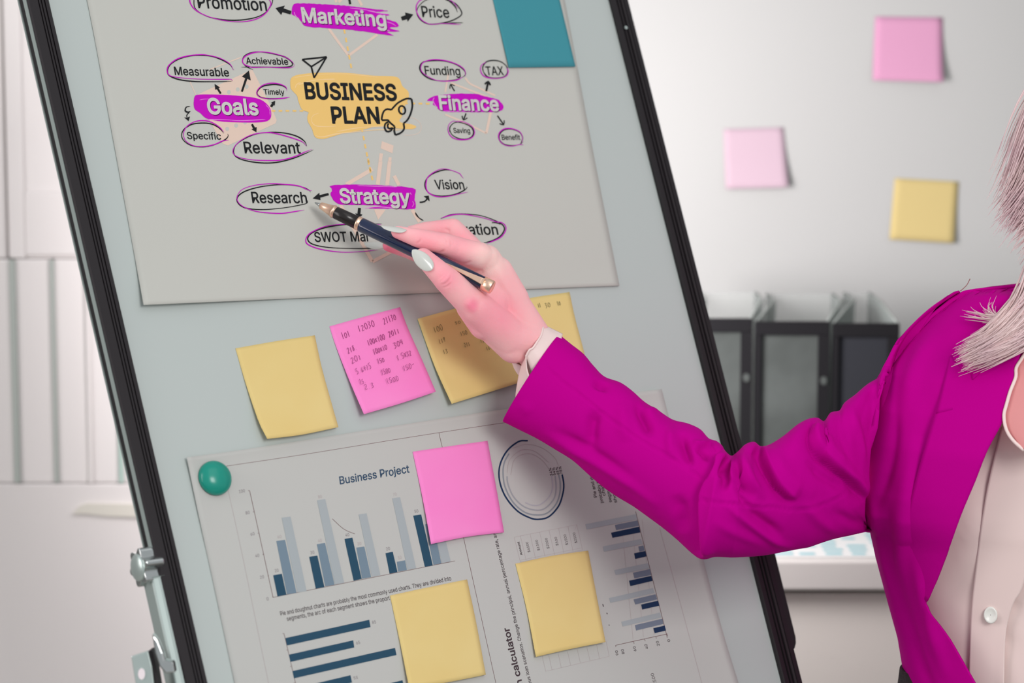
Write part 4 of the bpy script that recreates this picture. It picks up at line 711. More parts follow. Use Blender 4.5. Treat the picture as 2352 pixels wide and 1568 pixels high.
# ring diagram
for P, w, m in (([(403, 155), (300, 165), (170, 270), (90, 430), (85, 600), (150, 780), (280, 940), (420, 1020), (520, 1040), (640, 1010), (750, 890), (800, 740), (808, 640), (790, 535)], 3.6, M_navy2),
                ([(192, 300), (140, 400), (125, 520), (150, 680), (240, 850), (370, 960), (500, 990), (620, 970), (720, 870), (765, 740), (768, 620), (752, 540)], 3.2, mat('ring_grey', (142, 150, 156), .7)),
                ([(170, 555), (180, 640), (240, 780), (350, 890), (480, 935), (590, 920), (690, 820), (722, 700), (712, 550)], 3, mat('ring_pale', (160, 164, 168), .7)),
                ([(375, 850), (450, 880), (540, 875), (640, 790), (683, 680), (672, 555)], 2.6, mat('ring_faint', (178, 178, 184), .7)),
                ([(230, 240), (390, 195), (560, 235), (700, 340), (750, 440)], .8, M_faint), ([(170, 520), (200, 370), (330, 262), (480, 275), (640, 400)], .8, M_faint), ([(210, 540), (260, 360), (420, 300), (560, 370), (640, 470)], .8, M_faint)):
    stroke('ring_arc', CC(P), w, m, sheet, k0+.00005, taper=False)
for t, a, b in (('34%', (684, 548), (665, 460)), ('54%', (718, 542), (703, 455)), ('65%', (758, 535), (742, 450)), ('78%', (794, 527), (777, 443))):
    p = CC([a, b]); word(t, p[0], p[1], 5.6, M_text, sheet, k0, .012, up=(-1, .15), name='ring_number')
for t, a, b, c, wt in (('Amount', (343, 1440), (308, 1290), 5, .015), ('$4500', (432, 1408), (406, 1292), 5.4, 0), ('$1500', (539, 1388), (513, 1270), 5.4, 0), ('$2000', (647, 1367), (622, 1248), 5.4, 0), ('$500', (749, 1332), (730, 1238), 5.4, 0), ('$1500', (857, 1326), (832, 1208), 5.4, 0), ('$2500', (960, 1305), (935, 1187), 5.4, 0)):
    p = CC([a, b]); word(t, p[0], p[1], c, M_text, sheet, k0, wt, up=(-1, .15), name='table_number')
for t, a, b, c in (('Pie and dou', (1183, 790), (1124, 505), 7), ('probably the mo', (1253, 853), (1180, 470), 7), ('charts. Th', (1278, 772), (1220, 500), 7), ('segments, the', (1350, 845), (1280, 500), 7), ('shows the', (1408, 850), (1350, 560), 7)):
    p = CC([a, b]); word(t, p[0], p[1], c, M_text, sheet, k0, .01, up=(-1, .2))
for P in ([(250, 1240), (955, 1100)], [(320, 1500), (1015, 1360)], [(320, 1520), (1020, 1385)], [(250, 1240), (320, 1520)], [(320, 1225), (385, 1500)], [(430, 1205), (490, 1480)], [(537, 1185), (595, 1450)], [(643, 1163), (705, 1440)], [(750, 1143), (810, 1420)], [(855, 1120), (912, 1395)], [(955, 1100), (1020, 1385)], [(955, 1100), (930, 1158)]):
    line(CC(P), .6, M_faint)
for P in ([(590, 1440), (1288, 1275)], [(550, 1265), (590, 1440)], [(625, 1270), (660, 1425)], [(728, 1245), (762, 1400)], [(830, 1220), (865, 1375)], [(935, 1190), (972, 1350)], [(1040, 1170), (1078, 1325)], [(1150, 1150), (1182, 1300)], [(1255, 1110), (1288, 1275)]):
    line(CD(P), .6, M_faint)
line(CB([(1547, 552), (1735, 1300)]), 1.1); line(CB([(1430, 1354), (1428, 1345), (1735, 1277)]), 1.2)
for k in range(4): line(CB([(1733-66*k, 1278+15*k), (1736-66*k, 1290+15*k)]), 1)
for k in range(3): line(CB([(1462+62*k*1.0, 605+0*k), (1532+62*k, 1310-14*k)]), .6, M_faint)
for t, a, b in (('90', (1447, 1402), (1440, 1374)), ('80', (1482, 1395), (1475, 1366)), ('60', (1552, 1378), (1546, 1350)), ('40', (1622, 1364), (1614, 1336)), ('20', (1690, 1346), (1682, 1318)), ('0', (1753, 1322), (1749, 1308))):
    p = CB([a, b]); word(t, p[0], p[1], 6, M_text, sheet, k0, .005, up=(-1, .2), name='axis_number')
word('Loan calculator', (1210, 1612), (1169, 1440), 13.5, M_text, sheet, k0, .02, up=(-1, .24), name='heading')
word('ous loan scenarios. Change the principal, annual perccentage rate, an', (1221, 1570), (1139, 1223), 7.6, M_text, sheet, k0, .006, up=(-1, .24))
word('$2500', (1512, 1580), (1501, 1545), 7, M_text, sheet, k0, .0, up=(-1, .24), name='table_number')
for P in ([(1352, 1100), (1357, 1116)], [(1376, 1152), (1380, 1160)], [(1389, 1222), (1391, 1228)]): line(CB(P), 1.8, M_text)

# teal sheet, sticky notes, magnet
tz = coons(*P4((1078, -232), (1232, -226), (1322, 153), (1169, 155)), lambda u, v: HP+.0004+.0015*v**3, 'teal_paper', M_teal)
tag(tz, 'plain teal sheet stuck over the upper edge of the poster', 'paper')
def note(top, right, bottom, left, m, label, base, lift, lc=(0, 1)):
    def hf(u, v): return base+lift*np.clip(v, 0, 1)**2.2*(lc[0]+(lc[1]-lc[0])*u)
    o = coons(top, right, bottom, left, hf, 'sticky_note', m, None, 22, 18, .00012)
    return tag(o, label, 'sticky note', 'sticky notes on the flipchart'), hf
n1, _ = note(CN([(107, 365), (350, 322), (583, 287)]), CN([(583, 287), (625, 480), (680, 680), (725, 838)]), CN([(298, 908), (500, 884), (725, 838)]), CN([(107, 365), (170, 580), (245, 800), (298, 908)]), M_yel, 'blank yellow sticky note beside the handwritten pink one', .0004, .007, (1, .6))
n3, _ = note(CN([(1642, 112), (1880, 62), (2112, 27)]), CN([(2112, 27), (2145, 180), (2200, 390), (2235, 550)]), CN([(1800, 570), (2235, 550)]), CN([(1642, 112), (1720, 350), (1800, 570)]), M_yel, 'handwritten yellow sticky note half hidden behind the wrist', .0004, .004, (.6, 1))
n2f = lambda u, v: .0012+.006*v**2.2
n2, _ = note(CN([(1200, 188), (1440, 122), (1675, 63)]), CN([(1675, 63), (1760, 320), (1860, 555)]), CN([(1405, 698), (1640, 625), (1860, 555)]), CN([(1200, 188), (1290, 440), (1345, 570), (1405, 698)]), M_yel, 'handwritten yellow sticky note under the hand, next to the pink one', .0012, .006, (1, 1))
n4, _ = note(CN([(672, 233), (880, 175), (1095, 118)]), CN([(1095, 118), (1145, 250), (1230, 440), (1310, 625)]), CN([(878, 760), (1100, 695), (1310, 625)]), CN([(672, 233), (692, 300), (728, 400), (800, 580), (878, 760)]), M_pnk, 'bright pink sticky note covered in handwritten numbers', .0004, .008, (1, .8))
n5, _ = note([(948, 1037), (1035, 1024), (1120, 1012)], [(1120, 1012), (1140, 1120), (1158, 1222)], [(990, 1249), (1075, 1232), (1158, 1222)], [(948, 1037), (972, 1150), (990, 1249)], M_pnk, 'blank pink sticky note overlapping the bar chart sheet', HS+.0006, .004, (1, .6))
n6, _ = note([(896, 1367), (985, 1348), (1073, 1330)], [(1073, 1330), (1095, 1435), (1116, 1549)], [(940, 1580), (1030, 1566), (1116, 1549)], [(896, 1367), (918, 1470), (940, 1580)], M_yel, 'blank yellow sticky note under the pink one, over the chart text', HS+.0006, .004, (1, .6))
n7, _ = note([(1184, 1294), (1268, 1276), (1351, 1264)], [(1351, 1264), (1371, 1370), (1391, 1474)], [(1231, 1508), (1310, 1490), (1391, 1474)], [(1184, 1294), (1210, 1400), (1231, 1508)], M_yel, 'blank yellow sticky note beneath the ring diagram and sleeve', HS+.0006, .005, (.6, 1))
GL = {'0': [[(.5, 1), (.1, .7), (.1, .25), (.5, 0), (.9, .3), (.9, .75), (.5, 1)]], '1': [[(.45, 1), (.5, 0)]], '2': [[(.1, .8), (.5, 1), (.8, .7), (.1, 0), (.9, .05)]], '3': [[(.1, .95), (.8, .9), (.4, .55), (.85, .3), (.1, 0)]],
      '4': [[(.3, 1), (.1, .45), (.85, .5)], [(.8, .9), (.7, 0)]], '5': [[(.8, 1), (.25, .95), (.2, .6), (.8, .45), (.6, .05), (.1, .05)]], '6': [[(.6, 1), (.15, .4), (.4, 0), (.8, .25), (.3, .45)]], '7': [[(.1, .95), (.85, .95), (.4, 0)]],
      '8': [[(.7, .9), (.3, .85), (.8, .25), (.4, 0), (.2, .3), (.7, .9)]], '9': [[(.8, .9), (.3, .9), (.3, .5), (.8, .6), (.8, .9), (.6, 0)]], 'x': [[(.1, .8), (.8, .1)], [(.8, .8), (.1, .1)]], '+': [[(.1, .45), (.9, .5)], [(.5, .85), (.5, .1)]], '.': [[(.4, .05), (.5, .0)]], '-': [[(.2, .7), (.9, .8)]]}
def hand(text, a, b, hgt, m, par, hh):
    a, b = [np.array(q) for q in CN([a, b])]; hgt /= 2.6133; n = len(text); cw = (b-a)/n; V, F = [], []
    upv = np.array([-.28, -.96])*hgt
    for i, ch in enumerate(text):
        sc = .8+.25*rng.random()
        for s in GL[ch]:
            Q = np.array([a+cw*(i+.1+.75*x)+upv*y*sc for x, y in s])
            if len(Q) > 2: Q = cat(Q, 12)
            T = np.gradient(Q, axis=0); T /= np.linalg.norm(T, axis=1)[:, None]+1e-9; nn = np.stack([-T[:, 1], T[:, 0]], 1)*.48
            k = len(Q); b0 = len(V)
            for q in list(Q+nn)+list(Q-nn): V.append(B(q[0], q[1], hh))
            F += [(b0+j, b0+j+1, b0+k+j+1, b0+k+j) for j in range(k-1)]
    mk('handwriting', V, F, m, par)
def onnote(rows, m, par, hh):
    for t, a, b, g in rows: hand(t, a, b, g, m, par, hh(a))
hp4 = lambda a: .00075+.008*max(0, (a[1]-.0-200+(a[0]-680)*.27)/560)**2.2
onnote([('101', (748, 312), (800, 292), 42), ('12030', (845, 268), (948, 232), 40), ('21130', (998, 222), (1076, 192), 38), ('218.', (783, 398), (842, 368), 36), ('100x100', (903, 350), (1010, 310), 38), ('2011', (1030, 300), (1096, 272), 35),
        ('201', (805, 458), (868, 428), 36), ('100x10', (938, 405), (1022, 370), 35), ('304', (1062, 370), (1118, 335), 35), ('5.6+15', (835, 522), (927, 484), 36), ('150', (962, 460), (1005, 445), 32), ('1.5x32', (1080, 440), (1168, 404), 36),
        ('15.', (855, 585), (896, 568), 34), ('1500', (985, 528), (1042, 508), 34), ('150-', (1115, 503), (1188, 478), 34), ('2.3', (885, 612), (945, 600), 34), ('1500', (1015, 580), (1092, 558), 34)], M_pencil, n4, hp4)
hp2 = lambda a: .0016+.006*max(0, (a[1]-120+(a[0]-1200)*.27)/560)**2.2
onnote([('100', (1298, 272), (1357, 255), 40), ('50', (1425, 222), (1462, 214), 20), ('119', (1330, 340), (1370, 322), 30), ('150', (1458, 292), (1502, 280), 28), ('13', (1355, 400), (1387, 394), 28), ('215', (1482, 358), (1517, 348), 25), ('16', (1612, 378), (1640, 370), 25), ('12', (1575, 332), (1607, 325), 18)], M_pencil2, n2, hp2)
onnote([('15', (1873, 130), (1895, 124), 30), ('11', (1925, 122), (1943, 117), 28), ('30', (1968, 126), (2002, 114), 32), ('10', (2040, 110), (2062, 106), 28)], M_pencil2, n3, lambda a: .0008)
# magnet
mc = B(493, 1098, .0022)
mg = empty('magnet', mc, 'round teal-green plastic magnet pinning the corner of the chart sheet', 'magnet')
prof_ = [(0.0, .0080), (.0040, .0077), (.0078, .0067), (.0108, .0049), (.0124, .0030), (.0130, .0014), (.0130, .0)]
Vm = []
for r, z in prof_:
    for k in range(48):
        a = 2*math.pi*k/48; Vm.append(mc+r*(math.cos(a)*W+math.sin(a)*U)+N*z)
mk('cap', Vm, grid_faces(len(prof_), 48, True), M_mgreen, mg, True, mods=[('SUBSURF', dict(levels=1, render_levels=1))])
prism('magnet_disc', [mc+.011*(math.cos(a)*W+math.sin(a)*U) for a in np.linspace(0, 2*math.pi, 33)[:-1]], -N*.0012, N*.001, M_dkgroove, mg)

# ------------------------------------------------------------------ pen
tip, end = X(723, 465, 1.866), X(1131, 660, 1.828)
pd = (end-tip)/np.linalg.norm(end-tip); PL = np.linalg.norm(end-tip)
pen = empty('ballpoint_pen', tip+pd*PL*.5, 'navy blue pen with black grip and rose-gold trim held by the hand', 'pen')
def pt(f): return tip+pd*PL*f
def pseg(name, fs, rs, m, par=pen): return tube(name, [pt(f) for f in fs], [r/1000 for r in rs], m, par, seg=32)
pseg('writing_tip', [0, .004, .022, .024, .034], [.35, .7, 1.3, 1.5, 1.5], M_chrome)
pseg('nose_cone', [.030, .034, .06, .103, .104, .112, .113, .121], [1.6, 2.6, 3.3, 4.7, 5.1, 5.1, 4.7, 4.7], M_gold)
pseg('grip', [.119, .122, .246], [4.6, 4.9, 5.15], M_penblk)
pseg('trim_ring', [.243, .2445, .252, .253, .262, .264], [5.2, 5.5, 5.5, 5.3, 5.6, 5.3], M_gold)
pseg('barrel', [.262, .27, .6, .952], [5.4, 5.6, 5.7, 5.0], M_penblue)
pseg('end_cap', [.950, .951, .998, 1.0], [5.0, 5.35, 5.2, 4.9], M_gold)
view = (CAM-pt(.8)); view /= np.linalg.norm(view); sd = np.cross(pd, view); sd /= np.linalg.norm(sd); vv = np.cross(sd, pd)
cl = []
for f, w_, l in ((.70, .4, 5.9), (.78, 1.0, 6.9), (.88, 1.7, 7.3), (.945, 2.4, 7.0), (.958, 2.6, 5.6)):
    for s_, t_ in ((-1, 0), (1, 0), (1, .9), (-1, .9)): cl.append(pt(f)+sd*(s_*w_-1.0)/1000+vv*(l-t_)/1000)
mk('clip', cl, grid_faces(5, 4, True)+[(3, 2, 1, 0), (16, 17, 18, 19)], M_gold, pen, mods=[('BEVEL', dict(width=.0004, segments=2))])

# ------------------------------------------------------------------ person
XC, D0 = 2475., 1.90
PC = X(XC, 1100, D0); YP = float(PC[1]); XP = float(PC[0])
person = empty('person', (XP, YP, 0), 'woman in a bright magenta blazer over a blush shirt, pointing a pen at the poster', 'person')

def capsule(V, F, a, b, ra, rb, seg=20, fl=None):
    """tapered round-ended limb; fl=(dir, factor) flattens it along a direction"""
    a, b = np.asarray(a, float), np.asarray(b, float); d = b-a; L = np.linalg.norm(d); d = d/L if L > 1e-6 else np.array([0, 0, 1.])
    ref = np.array([0, -1, .2]) if abs(d[1]) < .9 else np.array([1., 0, 0]); e1 = np.cross(d, ref); e1 /= np.linalg.norm(e1); e2 = np.cross(d, e1)
    rows = []
    for t in np.linspace(-math.pi/2, 0, 6): rows.append((ra*math.sin(t), ra*math.cos(t)))
    for t in np.linspace(0, math.pi/2, 6): rows.append((L+rb*math.sin(t), rb*math.cos(t)))
    b0 = len(V)
    for z, r in rows:
        for k in range(seg):
            an = 2*math.pi*k/seg; o = max(r, 1e-5)*(math.cos(an)*e1+math.sin(an)*e2)
            if fl is not None: o = o-fl[0]*(o@fl[0])*(1-fl[1])
            V.append(a+d*z+o)
    n = len(rows)
    for i in range(n-1):
        for k in range(seg): F.append((b0+i*seg+k, b0+(i+1)*seg+k, b0+(i+1)*seg+(k+1) % seg, b0+i*seg+(k+1) % seg))
    F.append(tuple(b0+k for k in range(seg))); F.append(tuple(b0+(n-1)*seg+k for k in range(seg))[::-1])
def ellipsoid(V, F, c, r, ax=np.eye(3), nu=28, nv=18):
    b0 = len(V)
    for i in range(nv+1):
        t = math.pi*(i+.02)/(nv+.04)
        for k in range(nu):
            p = 2*math.pi*k/nu; q = np.array([r[0]*math.sin(t)*math.cos(p), r[1]*math.sin(t)*math.sin(p), r[2]*math.cos(t)])
            V.append(np.asarray(c)+q@ax)
    for i in range(nv):
        for k in range(nu): F.append((b0+i*nu+k, b0+(i+1)*nu+k, b0+(i+1)*nu+(k+1) % nu, b0+i*nu+(k+1) % nu))
    F.append(tuple(b0+k for k in range(nu))[::-1]); F.append(tuple(b0+nv*nu+k for k in range(nu)))
def remeshed(V, F, voxel, smooth_it, fac=.5):
    me = bpy.data.meshes.new('t'); me.from_pydata([tuple(v) for v in V], [], F); me.update()
    bm = bmesh.new(); bm.from_mesh(me); bmesh.ops.recalc_face_normals(bm, faces=bm.faces); bm.to_mesh(me); bm.free()
    o = bpy.data.objects.new('t', me); COL.objects.link(o)
    r = o.modifiers.new('r', 'REMESH'); r.mode = 'VOXEL'; r.voxel_size = voxel
    s = o.modifiers.new('s', 'SMOOTH'); s.factor = fac; s.iterations = smooth_it
    dg = bpy.context.evaluated_depsgraph_get(); dg.update(); ev = o.evaluated_get(dg); m2 = bpy.data.meshes.new_from_object(ev)
    n = len(m2.vertices); A = np.zeros(n*3); m2.vertices.foreach_get('co', A)
    NV = np.zeros(n*3); m2.vertices.foreach_get('normal', NV)
    FF = [tuple(p.vertices) for p in m2.polygons]
    bpy.data.objects.remove(o); bpy.data.meshes.remove(m2)
    return A.reshape(-1, 3), NV.reshape(-1, 3), FF
def seg_dist(x, y, P):
    """distance, signed side and arc fraction from pixels to a polyline"""
    P = np.asarray(P, float); best = np.full(x.shape, 1e9); side = np.zeros(x.shape); fr = np.zeros(x.shape); n = len(P)-1
    for i in range(n):
        a, b = P[i], P[i+1]; d = b-a; L2 = d@d
        t = np.clip(((x-a[0])*d[0]+(y-a[1])*d[1])/L2, 0, 1); qx, qy = x-a[0]-t*d[0], y-a[1]-t*d[1]; dd = np.hypot(qx, qy)
        m = dd < best; best = np.where(m, dd, best); side = np.where(m, np.sign(d[0]*qy-d[1]*qx), side); fr = np.where(m, (i+t)/n, fr)
    return best, side, fr
def ends(fr, e=.18): return np.clip(np.minimum(fr, 1-fr)/e, 0, 1)
def valley(x, y, P, amp, sig, e=.25):
    d, s, f = seg_dist(x, y, cat(P, max(6, 4*len(P)))); return amp*np.exp(-(d/sig)**2)*(ends(f, e) if e else 1)
def fold(x, y, P, amp, dec, sharp=2.5, e=.2):
    """one side rides over the other: s>0 (right of the drawing direction, in image space) is high"""
    d, s, f = seg_dist(x, y, cat(P, max(6, 4*len(P)))); sd_ = d*s
    return amp*np.tanh(sd_/sharp)*np.exp(-(d/dec))*(ends(f, e) if e else 1)

# --- hand
def J(x, y, d): return X(x, y, d)
HV, HF = [], []
wr = J(1222, 786, 1.868); fo = J(1330, 930, 1.855)
tow = lambda p: (CAM-p)/np.linalg.norm(CAM-p)
nv_ = tow(wr)
def cap(a, b, ra, rb, fl=None): capsule(HV, HF, a, b, ra/1000., rb/1000., 24, fl)
im, mm_, rm, pm = J(1116, 597, 1.856), J(1104, 600, 1.872), J(1102, 628, 1.890), J(1110, 655, 1.902)
cap(fo, wr, 18.0, 17.0, (nv_, .86))
cap(wr, im, 17.0, 12.2, (nv_, .80)); cap(wr, mm_, 16.0, 11.5, (nv_, .8)); cap(wr, rm, 15, 10.5, (nv_, .8)); cap(wr, pm, 14, 9.5)
cap(J(1178, 690, 1.862), J(1142, 625, 1.860), 13, 12.5, (nv_, .8))
# index finger
ip, idj, it = J(1022, 561, 1.842), J(958, 546, 1.838), J(913, 533, 1.838)
cap(im, ip, 12.0, 8.6); cap(ip, idj, 8.5, 7.3); cap(idj, it, 7.2, 5.0)
cap(J(1100, 588, 1.85), J(1060, 575, 1.846), 11, 9.5)
# middle finger, behind the index
mp, md, mt = J(1040, 525, 1.885), J(975, 530, 1.886), J(940, 534, 1.884)
cap(mm_, mp, 11.0, 8.2); cap(mp, md, 8.0, 7.0); cap(md, mt, 6.9, 5.2)
# ring finger, tip showing under the pen
rp, rd, rt = J(1022, 603, 1.893), J(945, 577, 1.884), J(892, 564, 1.880)
cap(rm, rp, 10.0, 8.2); cap(rp, rd, 8.0, 6.8); cap(rd, rt, 6.6, 4.7)
# little finger, folded behind
pp, pdj, ptp = J(1050, 640, 1.906), J(1010, 622, 1.905), J(985, 605, 1.902)
cap(pm, pp, 9.0, 7.2); cap(pp, pdj, 7.0, 6.2); cap(pdj, ptp, 6.0, 5.0)
# thumb
tc_, tm, ti, tt = J(1172, 775, 1.858), J(1094, 706, 1.838), J(1024, 640, 1.827), J(972, 590, 1.826)
cap(wr, tc_, 16.5, 15.5); cap(tc_, tm, 15.5, 12.8); cap(tm, ti, 12.4, 10.0); cap(ti, tt, 9.8, 7.0)
cap(J(1120, 735, 1.848), J(1135, 690, 1.856), 13, 12); cap(J(1110, 700, 1.848), J(1128, 650, 1.858), 10.5, 9.5)
cap(J(1112, 745, 1.850), J(1078, 705, 1.843), 12.0, 10.2)
cap(J(1150, 765, 1.856), J(1150, 640, 1.868), 12, 11); cap(J(1106, 738, 1.85), J(1180, 796, 1.86), 10.0, 13)
hv, hn, hf_ = remeshed(HV, HF, .0009, 9, .6)
hx, hy, _ = pix(hv)
tv = CAM-hv; tv /= np.linalg.norm(tv, axis=1)[:, None]; facing = np.clip((hn*tv).sum(1), 0, 1)
D = np.zeros(len(hv))
W_ = C5 = crop(840, 460, 3.564)
for P, a, s in (([(590, 670), (630, 650), (665, 610), (680, 590)], -.35, 2.2), ([(600, 690), (650, 680), (690, 640), (700, 600)], -.45, 2.4), ([(585, 650), (625, 620), (650, 590)], -.3, 2), ([(620, 715), (665, 705), (705, 670)], -.35, 2.4),
                ([(650, 300), (665, 330), (660, 370)], -.3, 2.2), ([(690, 320), (700, 350), (690, 385)], -.25, 2), ([(735, 330), (715, 360), (690, 400)], -.2, 2), ([(610, 260), (620, 280), (630, 300)], -.2, 2),
                ([(455, 300), (445, 335), (410, 360)], -.35, 2.5), ([(640, 400), (630, 420), (600, 430)], -.6, 3), ([(780, 520), (830, 515), (870, 495)], -.7, 3), ([(850, 560), (900, 575), (965, 575)], -.8, 3.2), ([(900, 610), (940, 600), (970, 580)], -.5, 3),
                ([(640, 230), (675, 245), (690, 260)], -.6, 3), ([(555, 495), (560, 530), (500, 575)], -.25, 2.5)):
    D += valley(hx, hy, C5(P), a*1.7e-3, s*.9, .3)
D += valley(hx, hy, C5([(660, 640), (640, 660)]), .8e-3, 9, 0)+valley(hx, hy, C5([(850, 850), (880, 890)]), 1.3e-3, 9, 0)+valley(hx, hy, C5([(960, 390), (1040, 430)]), 1.0e-3, 12, 0)
D += valley(hx, hy, C5([(1050, 470), (1150, 700), (1250, 850)]), .5e-3, 9, .3)+valley(hx, hy, C5([(900, 800), (950, 900), (1100, 1050)]), -.6e-3, 16, .3)
hv = hv+hn*(D*facing)[:, None]
# flushed patches of skin (a property of the hand itself)
fl_ = np.full(len(hv), .24)
for c, r, a in (((1085, 702), 20, .55), ((1135, 735), 70, .35), ((1025, 640), 34, .35), ((975, 560), 40, .25), ((905, 545), 26, .3), ((1060, 560), 45, .25), ((888, 570), 40, .6), ((1010, 520), 45, .2), ((1160, 660), 50, .10), ((1000, 600), 40, .2), ((1050, 600), 30, .3), ((1200, 780), 40, .1)):
    fl_ = np.maximum(fl_, .24+a*np.exp(-(((hx-c[0])**2+(hy-c[1])**2)/r**2)))
fl_ = fl_-.35*np.exp(-(((hx-1120)**2+(hy-600)**2)/40**2))-.25*np.exp(-(((hx-1130)**2+(hy-800)**2)/45**2))

# --- the rest of the body (head, neck, arms, legs)
BV, BF = [], []
def bc(a, b, ra, rb, fl=None): capsule(BV, BF, a, b, ra, rb, 24, fl)
elb = X(1648, 1165, 1.812); shl = X(2090, 1060, 1.915)
bc(fo, elb, .018, .026); bc(elb, shl, .026, .026); bc(shl, X(2250, 850, 1.93), .028, .03)
S = lambda dx, dy, z: np.array([XP+dx, YP+dy, z])
shR = S(.145, .03, 1.285)
for dx in (-.07, .0, .07): bc(S(dx, .02, 1.27), S(dx*.8, .02, 1.02), .055, .052)
bc(S(-.07, .03, .92), S(.07, .03, .92), .07, .07)
bc(S(.02, .02, 1.28), S(.055, .0, 1.46), .058, .048)
hc = S(.085, -.01, 1.565)
HX = np.array([1, 0, 0]); HY = np.array([0, 1., 0]); HZ = np.array([0, 0, 1.])
ellipsoid(BV, BF, hc+[0, .015, .03], (.076, .092, .100)); ellipsoid(BV, BF, hc+[0, -.022, -.035], (.060, .066, .078))
ellipsoid(BV, BF, hc+[0, -.058, -.092], (.022, .020, .018))
capsule(BV, BF, hc+[0, -.082, .010], hc+[0, -.098, -.026], .008, .012)
for s_ in (-1, 1):
    ellipsoid(BV, BF, hc+[s_*.010, -.092, -.030], (.008, .009, .007)); ellipsoid(BV, BF, hc+[s_*.077, .018, -.01], (.008, .017, .030))
    ellipsoid(BV, BF, hc+[s_*.036, -.058, -.03], (.022, .020, .020)); capsule(BV, BF, hc+[s_*.018, -.078, .028], hc+[s_*.046, -.068, .028], .007, .006)
    bc(S(s_*.08, .03, .88), S(.05+s_*.08, .14, .50), .070, .050); bc(S(.05+s_*.08, .14, .50), S(.05+s_*.08, .20, .10), .048, .033)
capsule(BV, BF, hc+[-.018, -.084, -.058], hc+[.018, -.084, -.058], .006, .006); capsule(BV, BF, hc+[-.014, -.082, -.067], hc+[.014, -.082, -.067], .007, .007)
elL = S(.235, .03, 1.08); wrL = S(.225, -.08, .86)
bc(shR, elL, .036, .034); bc(elL, wrL, .032, .021)
hL = S(.215, -.105, .79); capsule(BV, BF, wrL, hL, .022, .030, fl=(HX, .5))
for k in range(4): capsule(BV, BF, hL+[0, -.024+.016*k, -.012], hL+[-.012, -.034+.018*k, -.085+.006*abs(k-1.5)], .009, .007)
capsule(BV, BF, hL+[-.005, -.022, .01], hL+[-.022, -.05, -.035], .010, .008)
bv, bn, bf_ = remeshed(BV, BF, .0042, 5, .5)
AV = np.vstack([hv, bv]); AF = hf_+[tuple(i+len(hv) for i in f) for f in bf_]
body = mk('body', AV, AF, M_skin, person, True)
at = body.data.attributes.new('flush', 'FLOAT', 'POINT'); at.data.foreach_set('value', np.concatenate([fl_, np.full(len(bv), .3)]).astype(np.float32))
M_eye = mat('eye_white', (240, 238, 236), .2); M_iris = mat('iris_brown', (70, 48, 36), .2); M_lip = mat('lip_rose', (206, 96, 110), .4)
for s_ in (-1, 1):
    V, F = [], []; ellipsoid(V, F, hc+[s_*.032, -.067, .008], (.0118, .0118, .0080)); e = mk('eye', V, F, M_eye, body, True)
    V, F = [], []; ellipsoid(V, F, hc+[s_*.032, -.0762, .008], (.0055, .0045, .0055)); mk('iris', V, F, M_iris, e, True)
    ec = hc+[s_*.032, -.067, .008]; nt_ = 10; V = []
    for i in range(7):
        for j in range(nt_+1):
            p_ = math.pi*(j/nt_); t_ = math.radians(14+9*i); V.append(ec+[.0138*math.cos(p_), -.0138*math.sin(p_)*math.cos(t_), .0132*math.sin(t_)*(.35+.65*math.sin(p_))])
    mk('eyelid', V, grid_faces(7, nt_+1), M_skin, body, True, mods=[('SOLIDIFY', dict(thickness=.001))])
    tube('eyebrow', [hc+[s_*.018, -.0885, .030], hc+[s_*.032, -.0865, .035], hc+[s_*.048, -.0775, .031]], [.0020, .0022, .0010], M_hair, body, seg=8)
V, F = [], []; capsule(V, F, hc+[-.018, -.0875, -.0575], hc+[.018, -.0875, -.0575], .0045, .0045); capsule(V, F, hc+[-.014, -.0865, -.066], hc+[.014, -.0865, -.066], .0055, .0055)
mk('lips', V, F, M_lip, body, True)

# --- fingernails
def nail(name, outline_c, tipd, L, wd, nrm, curve=.35, th=.0007):
    """almond nail: centre point, direction to the tip, length, width, outward normal"""
    t = np.asarray(tipd, float); t /= np.linalg.norm(t); n = np.asarray(nrm, float); n = n-t*(n@t); n /= np.linalg.norm(n); s = np.cross(t, n)
    V = []; nr, nc = 18, 13
    for i in range(nr):
        u = i/(nr-1); w = wd/2*(np.sin(math.pi*min(1, (u*.98+.02)**.62))**.55 if u < .42 else 1.0*math.cos((u-.42)/.58*math.pi/2)**.62+.02)
        if u < .42: w = wd/2*math.sqrt(max(.02, 1-((.42-u)/.42)**2.2))
        for j in range(nc):
            v = j/(nc-1)*2-1
            V.append(outline_c+t*(u-.5)*L+s*w*v-n*(curve*w*(v*v))-n*(.10*L*(u-.45)**2*1.2))
    return mk(name, V, grid_faces(nr, nc), M_nail, body, True, mods=[('SOLIDIFY', dict(thickness=th, offset=-1)), ('SUBSURF', dict(levels=1, render_levels=1))])
def dirpx(a, b, d1, d2): return X(b[0], b[1], d2)-X(a[0], a[1], d1)
dn = 1.8165
tnc = X(970, 596, dn)
nail('fingernail', tnc, dirpx((991, 617), (949, 575), dn+.001, dn+.001), .0215, .0118, tow(tnc)*1.0+np.cross(dirpx((991, 617), (949, 575), dn, dn)/.02, tow(tnc))*.12, .30)
c = X(905, 521.5, 1.8335)
nail('fingernail', c, dirpx((934, 526), (876, 516), 1.834, 1.836), .0200, .0095, UP*.85+tow(c)*.42, .35)
c = X(926, 519, 1.882)
nail('fingernail', c, dirpx((940, 520), (905, 516), 1.882, 1.882), .0150, .009, UP*.9+tow(c)*.3, .35)
c = X(862, 560, 1.880)
nail('fingernail', c, dirpx((885, 559), (838, 558), 1.880, 1.880), .0175, .0085, UP*.55+tow(c)*.6, .35)

